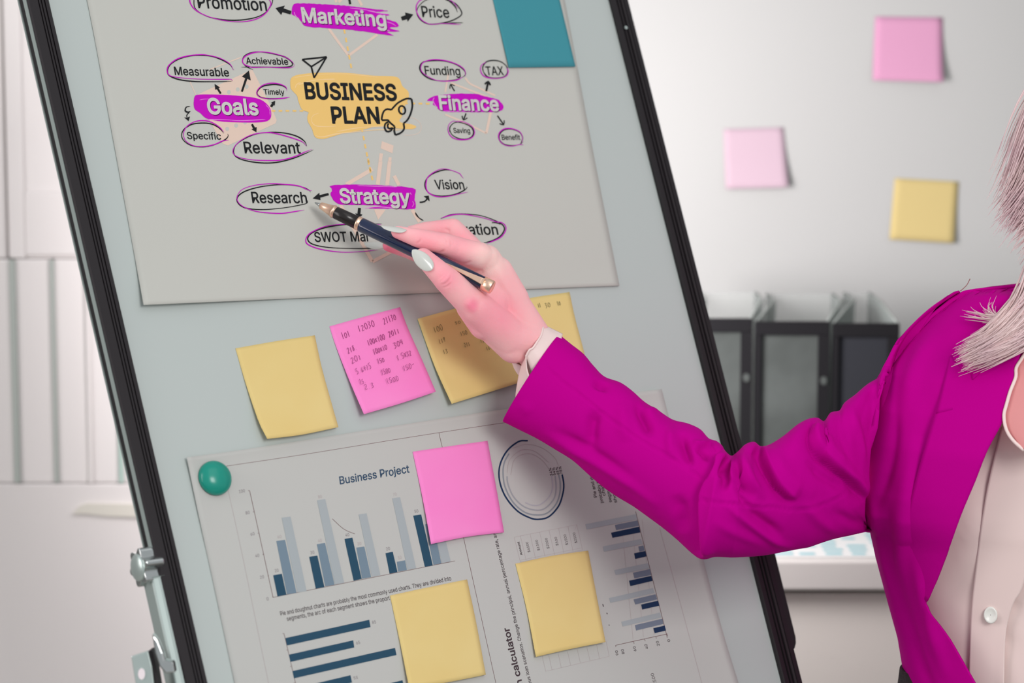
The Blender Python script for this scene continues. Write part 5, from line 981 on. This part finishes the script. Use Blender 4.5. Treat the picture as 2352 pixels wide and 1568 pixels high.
# --- blazer
def interp(tab, y):
    t = np.array(tab, float); return np.interp(y, t[:, 0], t[:, 1])
SIL = [(600, 2412), (640, 2400), (655, 2350), (662, 2275), (667, 2218), (690, 2180), (727, 2135), (794, 2075), (849, 2028), (923, 1985), (988, 1966), (1058, 1948), (1110, 1940), (1160, 1950), (1205, 1990), (1217, 2003), (1290, 2020), (1390, 2048), (1480, 2074), (1568, 2090), (1750, 2098), (2000, 2080), (2150, 2072)]
BT = [(600, .050), (640, .052), (662, .056), (690, .064), (727, .075), (850, .098), (1000, .115), (1200, .112), (1400, .100), (1568, .100), (1800, .110), (2150, .125)]
def row_of_z(z):
    ys = np.linspace(500, 2400, 400); zz = X(np.full(400, XC), ys, np.full(400, D0))[:, 2]
    return np.interp(-z, -zz, ys)
def ringab(yr, da=0., db=0.):
    a = (XC-interp(SIL, yr))/FPX*D0+da; b = interp(BT, yr)+db; return a, b
def front(x, y, da=0., db=0., off=0.):
    """where the ray of pixel (x, y) meets the front of the torso"""
    x, y = np.broadcast_arrays(np.asarray(x, float), np.asarray(y, float)); r = ray(x, y); d = np.full(x.shape, D0-.06)
    for _ in range(14):
        P = CAM+r*d[..., None]; yr = row_of_z(P[..., 2]); a, b = ringab(yr, da, db)
        t = np.clip((P[..., 0]-XP)/a, -1, 1); Yt = YP-b*np.sqrt(1-t*t)-off
        d = .5*d+.5*(Yt/r[..., 1])
    return CAM+r*d[..., None]
EDGE = [(640, 2400), (700, 2392), (760, 2372), (814, 2352), (900, 2322), (967, 2300), (992, 2288), (1031, 2266), (1062, 2252), (1105, 2238), (1181, 2206), (1261, 2177), (1355, 2140), (1384, 2128), (1400, 2137), (1427, 2155), (1471, 2184), (1568, 2240), (1700, 2300), (1850, 2345), (2050, 2380)]
ys = np.concatenate([np.linspace(645, 700, 12), np.linspace(706, 1620, 200), np.linspace(1630, 2050, 40)])
nf = 110
G = np.zeros((len(ys), nf, 2))
for i, y in enumerate(ys):
    xe = interp(EDGE, y); xs = interp(SIL, y); G[i, :, 0] = xs+(xe-xs)*np.linspace(0.0, 1, nf); G[i, :, 1] = y
FP = front(G[..., 0], G[..., 1])
gx, gy = G[..., 0], G[..., 1]
dsp = np.zeros(gx.shape)
for P, a, s in (([(2110, 1000), (2075, 1200), (2060, 1400)], 1.6, 26), ([(2150, 900), (2120, 1060), (2110, 1250)], -1.5, 22), ([(2040, 1150), (2060, 1330), (2110, 1500)], -1.4, 16), ([(2100, 1250), (2130, 1400), (2180, 1568)], 1.4, 16), ([(2060, 900), (2050, 1050), (2010, 1180)], -1.2, 14),
                ([(2150, 760), (2100, 850), (2080, 950)], 1.2, 18), ([(2200, 1200), (2150, 1330), (2110, 1450)], -1.2, 14), ([(2090, 1420), (2110, 1500), (2150, 1600)], -1.2, 12), ([(2000, 1130), (2020, 1250), (2050, 1380)], 1.0, 10)):
    dsp += valley(gx, gy, P, a*2.6e-3, s, .3)
du = np.gradient(FP, axis=1); dv = np.gradient(FP, axis=0); nn = np.cross(du, dv); nn /= np.linalg.norm(nn, axis=2)[..., None]+1e-12
nn *= np.sign((nn*(CAM-FP)).sum(2))[..., None]
edge_fade = np.clip(np.arange(nf)/12., 0, 1)[None, :]
FPd = FP+nn*(dsp*edge_fade)[..., None]
rows = []
for i in range(len(ys)):
    left = FPd[i, 0]; yr = row_of_z(left[2]); a, b = ringab(yr)
    ph = np.linspace(math.pi, 0, 42)[1:-1]
    back = np.stack([XP+a*np.cos(ph), YP+b*1.0*np.sin(ph), np.full(40, left[2])], 1)
    mir = FP[i].copy(); mir[:, 0] = 2*XP-mir[:, 0]
    rows.append(np.vstack([FPd[i, ::-1], back, mir]))
R_ = np.array(rows)
blazer = mk('blazer', R_.reshape(-1, 3), grid_faces(R_.shape[0], R_.shape[1]), M_jac, person, True, mods=[('SOLIDIFY', dict(thickness=.0022, offset=0))])
def patch(name, top, right, bottom, left, m, par, off, nr=40, nc=16, disp=None, thick=.0015, **kw):
    t, r, b, l = cat(top, nc), cat(right, nr), cat(bottom, nc), cat(left, nr)
    u = np.linspace(0, 1, nc)[None, :, None]; v = np.linspace(0, 1, nr)[:, None, None]
    P = (1-v)*t[None]+v*b[None]+(1-u)*l[:, None]+u*r[:, None]-((1-u)*(1-v)*t[0]+u*(1-v)*t[-1]+(1-u)*v*b[0]+u*v*b[-1])
    uu, vv2 = np.broadcast_to(u[..., 0], P.shape[:2]), np.broadcast_to(v[..., 0], P.shape[:2])
    of = off(uu, vv2) if callable(off) else off
    V = front(P[..., 0], P[..., 1], off=of, **kw)
    return mk(name, V.reshape(-1, 3), grid_faces(nr, nc), m, par, True, mods=[('SOLIDIFY', dict(thickness=thick, offset=0))])
lap = patch('lapel', [(2232, 874), (2280, 828), (2352, 780)], [(2352, 780), (2332, 860), (2322, 905), (2303, 967), (2268, 1034), (2240, 1105), (2208, 1181), (2179, 1261), (2142, 1355), (2130, 1381)], [(2122, 1372), (2130, 1381)],
            [(2184, 817), (2166, 887), (2133, 1000), (2100, 1116), (2080, 1203), (2082, 1290), (2122, 1372)][:1]+[(2166, 887), (2133, 1000), (2100, 1116), (2082, 1203), (2085, 1290), (2122, 1372)], M_jac, blazer, lambda u, v: .0026+.003*u*(1-v))
patch('lapel_peak', [(2184, 817), (2208, 846)], [(2208, 846), (2232, 874), (2240, 930)], [(2150, 950), (2240, 930)], [(2184, 817), (2166, 887), (2150, 950)], M_jac, blazer, .0032, 14, 10)
patch('collar', [(2229, 838), (2262, 790), (2310, 720), (2392, 672)], [(2392, 672), (2400, 740), (2370, 790)], [(2234, 872), (2290, 822), (2370, 790)], [(2229, 838), (2231, 855), (2234, 872)], M_jac, blazer, .0050, 24, 24)

# --- blazer sleeve (right arm), lofted along the arm
TPp = [(1285, 768), (1312, 790), (1340, 812), (1362, 838), (1388, 864), (1425, 878), (1452, 897), (1480, 922), (1512, 942), (1545, 963), (1580, 972), (1608, 985), (1628, 1006), (1645, 1012), (1658, 1022), (1666, 1035), (1680, 1046), (1695, 1036), (1712, 1020), (1732, 1014), (1747, 1024), (1768, 1020), (1800, 1000), (1832, 974), (1858, 961), (1878, 959), (1893, 966), (1908, 947), (1928, 942), (1940, 924), (1965, 905), (1992, 882), (2040, 850), (2062, 800), (2100, 748), (2150, 702), (2203, 667)]
BTp = [(1155, 968), (1195, 988), (1235, 1008), (1275, 1032), (1315, 1057), (1350, 1088), (1385, 1118), (1420, 1142), (1455, 1163), (1490, 1188), (1525, 1214), (1556, 1240), (1584, 1266), (1602, 1280), (1614, 1284), (1626, 1283), (1640, 1279), (1660, 1279), (1682, 1280), (1705, 1279), (1725, 1278), (1748, 1276), (1775, 1272), (1806, 1266), (1832, 1261), (1856, 1257), (1874, 1251), (1894, 1244), (1914, 1238), (1935, 1233), (1955, 1229), (1975, 1224), (1990, 1220), (1998, 1218), (2003, 1216), (2005, 1214), (2006, 1212)]
ns = len(TPp); NS = 460
def resamp(P, n, m):
    P = np.array(P, float); t = np.linspace(0, len(P)-1, n); i = np.clip(t.astype(int), 0, len(P)-2); f = (t-i)[:, None]
    E = np.vstack([2*P[0]-P[1], P, 2*P[-1]-P[-2]]); p0, p1, p2, p3 = E[i], E[i+1], E[i+2], E[i+3]
    return .5*((2*p1)+(-p0+p2)*f+(2*p0-5*p1+4*p2-p3)*f*f+(-p0+3*p1-3*p2+p3)*f**3)
dens = resamp([(0, k) for k in range(ns)], NS, 0)[:, 1]
TT, BB = resamp(TPp, NS, 0), resamp(BTp, NS, 0)
kk = dens
dC = np.interp(kk, [0, 8, 14, 18, 24, 30, ns-1], [1.872, 1.835, 1.808, 1.810, 1.838, 1.868, 1.90])
rC = np.interp(kk, [0, 8, 14, 20, 28, ns-1], [.030, .036, .043, .046, .048, .052])
mo = np.interp(kk, [0, 29, 31, 32, 33, 34, ns-1], [0, 0, -5, -15, -30, -52, -74])
NP = 150; ph = np.linspace(0, 2*math.pi, NP+1)[:-1]
cx = (TT[:, None]+BB[:, None])/2+(TT[:, None]-BB[:, None])/2*np.cos(ph)[None, :, None]
cx[..., 0] += mo[:, None]*np.clip(np.sin(ph), 0, 1)[None]
# the cuff opening bows outwards a little
bow = np.clip(1-kk/3., 0, 1); cx[..., 0] += (bow*-6)[:, None]*np.sin(ph)[None]; cx[..., 1] += (bow*-4)[:, None]*np.sin(ph)[None]
sn = np.sin(ph)[None]
dep = dC[:, None]-rC[:, None]*np.sign(sn)*np.abs(sn)**.9
bl = np.clip((kk-29.5)/(ns-1-29.5), 0, 1); bl = (bl*bl*(3-2*bl))[:, None]
_, _, fd = pix(front(cx[..., 0], cx[..., 1], off=.0012))
dep = np.where(sn > 0, dep*(1-bl)+fd*bl, dep)
SP = X(cx[..., 0], cx[..., 1], dep)
fx, fy = cx[..., 0], cx[..., 1]
Q = np.zeros(fx.shape)
CU, CR = crop(1100, 700, 2.529), crop(1560, 620, 2.01)
mmv = 1e-3
for P, a, s in ((CU([(690, 600), (655, 700), (650, 850)]), -3.2, 15), (CU([(930, 560), (955, 650), (1000, 770)]), -3.6, 13), (CU([(700, 500), (720, 440)]), -2.2, 16), (CU([(930, 545), (965, 610), (1060, 600), (1130, 640)]), 2.0, 8), (CU([(820, 560), (840, 660), (860, 800)]), 1.5, 18),
                (CU([(1175, 740), (1195, 830), (1230, 950)]), -3.5, 11), (CU([(1130, 700), (1110, 780), (1130, 900)]), 1.8, 14), (CU([(1240, 790), (1290, 805), (1370, 785)]), 2.2, 6), (CU([(1250, 830), (1300, 850), (1330, 900)]), -2.0, 7), (CU([(1440, 890), (1410, 960), (1400, 1010)]), -4.0, 9),
                (CU([(1490, 900), (1530, 1030), (1600, 1130)]), -4.0, 10), (CU([(1465, 880), (1470, 960), (1480, 1040)]), 2.2, 8), (CU([(360, 735), (600, 870), (900, 1060), (1050, 1180)]), 2.4, 11), (CU([(420, 720), (640, 840), (900, 1010)]), -1.6, 12), (CU([(1140, 1100), (1170, 1200), (1180, 1330)]), -2.4, 16),
                (CU([(240, 560), (300, 640)]), .6, 14), (CU([(540, 830), (740, 960), (1000, 1130)]), -.8, 10),
                (CR([(290, 830), (330, 960), (400, 1060)]), 2.2, 12), (CR([(240, 850), (215, 960), (200, 1030)]), -2.6, 10), (CR([(200, 1070), (320, 1170), (450, 1255), (560, 1290)]), 1.8, 9), (CR([(300, 1090), (400, 1170), (480, 1230)]), -2.6, 12), (CR([(560, 1050), (640, 1150), (760, 1230)]), 1.4, 14),
                (CR([(430, 820), (500, 960), (620, 1060)]), 2.0, 22), (CR([(650, 700), (700, 830), (800, 930)]), 1.8, 14), (CR([(735, 680), (760, 800), (830, 950)]), -1.0, 11), (CR([(780, 600), (830, 760), (855, 940)]), 1.6, 9), (CR([(880, 470), (900, 650), (880, 830)]), -1.6, 14), (CR([(950, 400), (960, 560), (930, 740)]), 1.4, 14),
                (CR([(590, 870), (680, 960), (800, 1030)]), -2.0, 12), (CR([(700, 1110), (800, 1160), (880, 1180)]), -1.4, 12), (CR([(250, 960), (300, 1060), (340, 1090)]), -3.0, 9), (CR([(150, 1150), (250, 1210), (420, 1280)]), 1.0, 12)):
    Q += valley(fx, fy, P, a*mmv*1.75, s*.95, .3)
for P, a, dcy, e in ((CR([(378, 800), (384, 860), (410, 930), (450, 1000), (500, 1045), (540, 1065)]), -7.0, 20, .12), (CR([(660, 697), (620, 715), (616, 780), (650, 850), (715, 915), (800, 980), (862, 1060)]), -7.5, 22, .1),
                     (CU([(1420, 835), (1400, 862), (1370, 885), (1365, 930), (1340, 985), (1315, 1025), (1290, 1080), (1281, 1130), (1284, 1250), (1300, 1470)]), -5.0, 26, .05),
                     (CR([(758, 620), (775, 660), (790, 720)]), .8, 12, .3)):
    Q += fold(fx, fy, P, a*mmv, dcy, 3.6, e)
for P, a in ((CR([(380, 830), (384, 860), (410, 930), (450, 1000), (500, 1045)]), -4.2), (CR([(625, 730), (616, 780), (650, 850), (715, 915), (800, 980), (862, 1060)]), -4.5), (CU([(1372, 885), (1365, 930), (1340, 985), (1315, 1025)]), -2.0)):
    Q += valley(fx, fy, P, a*mmv, 4.5, .2)
for P in (CU([(380, 352), (480, 440), (620, 545), (800, 690), (1000, 820), (1160, 915), (1315, 1020)]), CU([(1281, 1128), (1400, 1150), (1540, 1160), (1644, 1180)]), CR([(280, 1080), (350, 1098), (430, 1095), (500, 1105), (600, 1098), (700, 1070), (800, 1020)])):
    Q += valley(fx, fy, P, -.95*mmv, 2.6, .03)+valley(fx, fy, [(x+2, y-8) for x, y in P], .35*mmv, 6, .1)
Q *= 1-.75*np.exp(-(((fx-1935)**2+(fy-955)**2)/34**2))
du = np.roll(SP, -1, 1)-np.roll(SP, 1, 1); dv = np.gradient(SP, axis=0); nrm = np.cross(du, dv); nrm /= np.linalg.norm(nrm, axis=2)[..., None]+1e-12
cen = SP.mean(1, keepdims=True); nrm *= np.sign((nrm*(SP-cen)).sum(2))[..., None]
wgt = np.clip(sn*1.8, 0, 1)*(1-np.clip((kk-34.6)/1.4, 0, 1))[:, None]
SP = SP+nrm*(Q*wgt)[..., None]
sleeve = mk('sleeve', SP.reshape(-1, 3), grid_faces(NS, NP, True), M_jac, blazer, True, mods=[('SOLIDIFY', dict(thickness=.0018, offset=-1))])
# left sleeve
def sleevetube(pts, rad, nm, par, m):
    return tube(nm, cat([list(p) for p in pts], 24), np.interp(np.linspace(0, 1, 24), np.linspace(0, 1, len(rad)), rad), m, par, seg=40)
sleevetube([S(.118, .01, 1.345), S(.150, .012, 1.325), S(.185, .015, 1.27), elL+[-.004, 0, .0], wrL*.55+elL*.45, wrL+[0, 0, .02]], [.030, .048, .052, .048, .043, .038], 'sleeve', blazer, M_jac)

# --- shirt body, placket, button, collar, cuff
rows = []
ysS = np.linspace(640, 2080, 90)
for y in ysS:
    P0 = X(XC, y, D0); a, b = ringab(y, -.012, -.036); b = max(b, .03); ph2 = np.linspace(0, 2*math.pi, 97)[:-1]
    rows.append(np.stack([XP+a*np.cos(ph2), YP+b*np.sin(ph2), np.full(96, P0[2])], 1))
R2 = np.array(rows)
SX, SY, _ = pix(R2); wv = (R2[..., 1] < YP-.02)
q = valley(SX, SY, [(2352, 1340), (2336, 1370), (2321, 1406), (2313, 1453), (2305, 1507), (2303, 1600)], -.006, 9, .1)+valley(SX, SY, [(2250, 1100), (2230, 1250), (2200, 1350)], .004, 30, .3)+valley(SX, SY, [(2300, 1150), (2270, 1300), (2290, 1480)], .003, 26, .3)
R2[..., 1] -= q*wv
shirt = mk('shirt', R2.reshape(-1, 3), grid_faces(len(ysS), 96, True), M_shirt, person, True)
sk = dict(da=-.012, db=-.036)
patch('placket', [(2300, 980), (2420, 990)], [(2420, 990), (2380, 1180), (2352, 1336), (2330, 1380), (2317, 1420), (2309, 1470), (2306, 1600)], [(2225, 1600), (2306, 1600)], [(2300, 980), (2262, 1150), (2236, 1350), (2228, 1480), (2225, 1600)], M_shirt, shirt, lambda u, v: .0035+.006*np.clip(u-.75, 0, 1)*np.clip(v-.5, 0, 1), 60, 24, **sk)
bcn = front(np.array([2275.]), np.array([1412.]), off=.0062, **sk)[0]; bt = tow(bcn)
bx_, bz_ = np.cross(bt, UP), UP
ring_ = lambda r, z: [bcn+r*(math.cos(a)*bx_*.8+math.sin(a)*bz_)+bt*z for a in np.linspace(0, 2*math.pi, 29)[:-1]]
Vb = sum([ring_(r, z) for r, z in ((.0003, .0006), (.0040, .0006), (.0048, .0012), (.0060, .0014), (.0066, .0006), (.0064, -.001))], [])
mk('button', Vb, grid_faces(6, 28, True), mat('shell_button', (232, 232, 226), .3), shirt, True)
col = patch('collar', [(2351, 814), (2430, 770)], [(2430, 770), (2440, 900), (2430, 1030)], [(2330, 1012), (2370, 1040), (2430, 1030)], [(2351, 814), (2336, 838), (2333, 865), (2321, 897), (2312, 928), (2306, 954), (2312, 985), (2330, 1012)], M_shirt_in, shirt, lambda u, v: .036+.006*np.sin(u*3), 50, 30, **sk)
hem = np.array(cat([(2358, 806), (2345, 826), (2334, 845), (2333, 866), (2321, 897), (2312, 928), (2306, 954), (2311, 985), (2326, 1010), (2352, 1034)], 40))
hp = front(hem[:, 0], hem[:, 1], off=.0395, **sk)
tube('collar_hem', hp, .0013, M_shirt, col, seg=12)
# neck of the shirt
tube('collar_band', [S(.03, .02, 1.345), S(.045, .012, 1.385)], [.066, .060], M_shirt, shirt, seg=48)
# shirt cuff: a ring of cloth around the wrist, open at the slit
CQ = crop(1120, 700, 5.225)
cuffT = CQ([(600, 192), (660, 240), (845, 370), (1010, 470)]); 
ro = resamp(CQ([(663, 235), (665, 270), (640, 370), (590, 450), (545, 515), (500, 545), (460, 620)]), 40, 0)     # free edge
ri = resamp(CQ([(900, 350), (880, 420), (850, 520), (800, 620), (740, 700), (660, 780), (560, 900)]), 40, 0)
dd = lambda n, c, r: c-r*np.sin(np.linspace(.12, 1, n)*math.pi*.62)
def sheetpx(name, A, Bq, dA, dB, m, par, nseg=14, th=.0007):
    n = len(A); V = np.zeros((nseg, n, 3))
    for i in range(nseg):
        t = i/(nseg-1); p = A*(1-t)+Bq*t; d = dA*(1-t)+dB*t; V[i] = X(p[:, 0], p[:, 1], d)
    return mk(name, V.reshape(-1, 3), grid_faces(nseg, n), m, par, True, mods=[('SOLIDIFY', dict(thickness=th, offset=0))])
cuff = sheetpx('shirt_cuff', ro, ri, dd(40, 1.874, .028), dd(40, 1.874, .027), M_shirt, shirt)
tube('cuff_hem', X(ro[:, 0], ro[:, 1], dd(40, 1.874, .0285)), .0009, M_shirt, cuff, seg=8)
# the far side of the cuff, seen inside at both ends
fo_ = resamp(CQ([(598, 188), (640, 200), (665, 240)]), 12, 0); fi_ = resamp(CQ([(760, 420), (820, 440), (880, 380)]), 12, 0)
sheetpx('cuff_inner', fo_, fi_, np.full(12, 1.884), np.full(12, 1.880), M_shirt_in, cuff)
# overlapping flap below the wrist
fa = resamp(CQ([(455, 620), (420, 700), (385, 800), (360, 930), (340, 1060), (332, 1180)]), 40, 0); fb = resamp(CQ([(462, 620), (465, 700), (475, 780), (500, 850), (535, 890), (600, 1000)]), 40, 0)
sheetpx('cuff_flap', fa, fb, np.full(40, 1.858), np.linspace(1.846, 1.842, 40), M_shirt, cuff)
sheetpx('cuff_flap', resamp(CQ([(460, 600), (470, 700), (490, 780), (530, 895)]), 40, 0), resamp(CQ([(640, 560), (690, 640), (700, 720), (640, 860)]), 40, 0), np.full(40, 1.852), np.full(40, 1.849), M_shirt, cuff)
ga = resamp(CQ([(245, 590), (290, 680), (330, 780), (385, 860)]), 20, 0); gb = resamp(CQ([(265, 610), (320, 680), (370, 715), (420, 735)]), 20, 0)
sheetpx('cuff_edge', ga, gb, np.full(20, 1.874), np.full(20, 1.868), M_shirt, cuff)
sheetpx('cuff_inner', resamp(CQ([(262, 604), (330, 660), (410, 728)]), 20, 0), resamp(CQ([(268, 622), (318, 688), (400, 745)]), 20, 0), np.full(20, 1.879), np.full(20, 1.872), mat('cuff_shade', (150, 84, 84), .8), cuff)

# --- skirt and shoes
rows = []
for z, a, b in ((1.058, .1335, .060), (1.02, .1370, .088), (.98, .142, .100), (.93, .150, .118), (.86, .162, .125), (.70, .165, .125), (.55, .158, .115), (.50, .155, .112)):
    rows.append([(XP+max(0, 1-z)*.10+a*math.cos(t), YP+max(0, 1-z)*.30+b*math.sin(t), z) for t in np.linspace(0, 2*math.pi, 65)[:-1]])
mk('skirt', np.array(rows).reshape(-1, 3), grid_faces(len(rows), 64, True), M_knit, person, True, mods=[('SOLIDIFY', dict(thickness=.003))])
for s_ in (-1, 1):
    V, F = [], []
    capsule(V, F, S(.05+s_*.08, .22, .045), S(.05+s_*.08, .05, .025), .034, .030, fl=(HZ, .75)); v3, n3_, f3 = remeshed(V, F, .006, 3)
    v3[:, 2] = np.maximum(v3[:, 2], .0)
    mk('shoe', v3, f3, M_penblk, person, True)

# --- hair
def strands(name, guides, n, spread, r0, m, par, seg=5, npt=16, jit=.004):
    V, F = [], []
    for k in range(n):
        g = guides[rng.integers(len(guides))]; g2 = guides[rng.integers(len(guides))]; t = rng.random()*.5
        P = np.array(g)*(1-t)+np.array(g2)*t; off = rng.normal(0, spread, 3); off2 = rng.normal(0, spread*1.2, 3)
        P = P+off*np.linspace(1, .3, len(P))[:, None]+off2*np.linspace(0, 1, len(P))[:, None]
        Q = cat(P, npt)+rng.normal(0, jit*.25, (npt, 3))*0; ln = .75+.35*rng.random(); Q = Q[:max(6, int(npt*min(1, ln)))]
        T = np.gradient(Q, axis=0); T /= np.linalg.norm(T, axis=1)[:, None]+1e-9; b0 = len(V); r = r0*(.6+.8*rng.random()); n_ = len(Q)
        for i, (p, tt_) in enumerate(zip(Q, T)):
            e1 = np.cross(tt_, [0, -1, .1]); e1 /= np.linalg.norm(e1)+1e-9; e2 = np.cross(e1, tt_); rr = r*(1-.85*(i/(n_-1))**2)
            for s in range(seg):
                a = 2*math.pi*s/seg; V.append(p+rr*(math.cos(a)*e1+math.sin(a)*e2))
        for i in range(n_-1):
            for s in range(seg): F.append((b0+i*seg+s, b0+i*seg+(s+1) % seg, b0+(i+1)*seg+(s+1) % seg, b0+(i+1)*seg+s))
    return mk(name, V, F, m, par, True)
V, F = [], []
ellipsoid(V, F, hc+[0, .030, .040], (.090, .100, .108)); ellipsoid(V, F, hc+[-.055, .035, -.05], (.038, .070, .085)); ellipsoid(V, F, hc+[.055, .035, -.05], (.038, .070, .085))
hv3, _, hf3 = remeshed(V, F, .005, 5)
keep = ~((hv3[:, 1] < hc[1]-.045) & (hv3[:, 2] < hc[2]+.062) & (np.abs(hv3[:, 0]-hc[0]) < .058))
hf3 = [f for f in hf3 if all(keep[i] for i in f)]
hair = mk('hair', hv3, hf3, M_hair, body, True, mods=[('SOLIDIFY', dict(thickness=.006))])
gd = []
for (x0, y0, x1, y1, x2, y2, x3, y3) in ((2440, 120, 2360, 250, 2315, 370, 2294, 425), (2450, 160, 2390, 300, 2330, 420, 2300, 470), (2470, 200, 2400, 350, 2340, 450, 2292, 520), (2480, 230, 2420, 380, 2360, 480, 2310, 524), (2480, 260, 2430, 400, 2380, 500, 2335, 540), (2490, 280, 2450, 420, 2400, 520, 2352, 575), (2500, 300, 2450, 460, 2400, 560, 2362, 640)):
    gd.append([X(x0, y0, 1.86), X(x1, y1, 1.85), X(x2, y2, 1.855), X(x3, y3, 1.86)])
gd0 = gd
strands('hair_side', gd, 800, .0040, .0008, M_hair, hair)
gd = []
for P in ([(2400, 600), (2380, 690), (2330, 760), (2270, 800), (2212, 834)], [(2410, 600), (2400, 700), (2350, 780), (2290, 815), (2216, 838)], [(2395, 600), (2360, 680), (2320, 740), (2262, 785), (2207, 812)], [(2430, 620), (2410, 720), (2370, 770), (2320, 795), (2250, 825)],
          [(2390, 600), (2350, 670), (2310, 720), (2268, 765), (2215, 800)]):
    gd.append([front(np.array([min(x, 2400.)]), np.array([max(y, 672.)]), off=.022)[0] if y > 665 else X(x, y, 1.845) for x, y in P])
strands('hair_lock', gd, 700, .0030, .0008, M_hair, hair)
gd = []
for P in ([(2380, 640), (2352, 690), (2300, 735), (2240, 736), (2225, 738)], [(2380, 650), (2350, 700), (2290, 728), (2230, 720), (2206, 714)], [(2370, 640), (2330, 730), (2290, 728), (2272, 705), (2280, 690)], [(2370, 640), (2340, 725), (2300, 735), (2276, 710), (2284, 682)]):
    gd.append([front(np.array([min(x, 2400.)]), np.array([max(y, 672.)]), off=.020)[0] if y > 665 else X(x, y, 1.845) for x, y in P])
strands('hair_wisp', gd, 46, .0016, .0007, M_hair, hair)
tube('loose_hair', cat([list(X(2206, 668, 1.90)), list(X(2220, 655, 1.90)), list(X(2228, 640, 1.90))], 12), .0003, mat('loose_hair_brown', (150, 90, 90), .5), hair, seg=6)

gd = []
for k in range(26):
    an = math.radians(-62+304*k/25.)-math.pi/2+math.radians(90) if False else math.radians(-30+240*k/25.)
    ca, sa = math.cos(an), math.sin(an)
    top = hc+[.012*ca, .02+.012*sa, .150]; q = lambda r, z, kx=1.0: hc+np.array([r*ca*kx, .03+r*sa*1.08, z])
    gd.append([top, q(.070, .120), q(.097, .050), q(.104, -.03), q(.100, -.10), q(.088, -.155)])
rows_ = []
for g in gd:
    rows_.append(strands('hair_strands', [g], 42, .0028, .0009, M_hair, hair, npt=14))
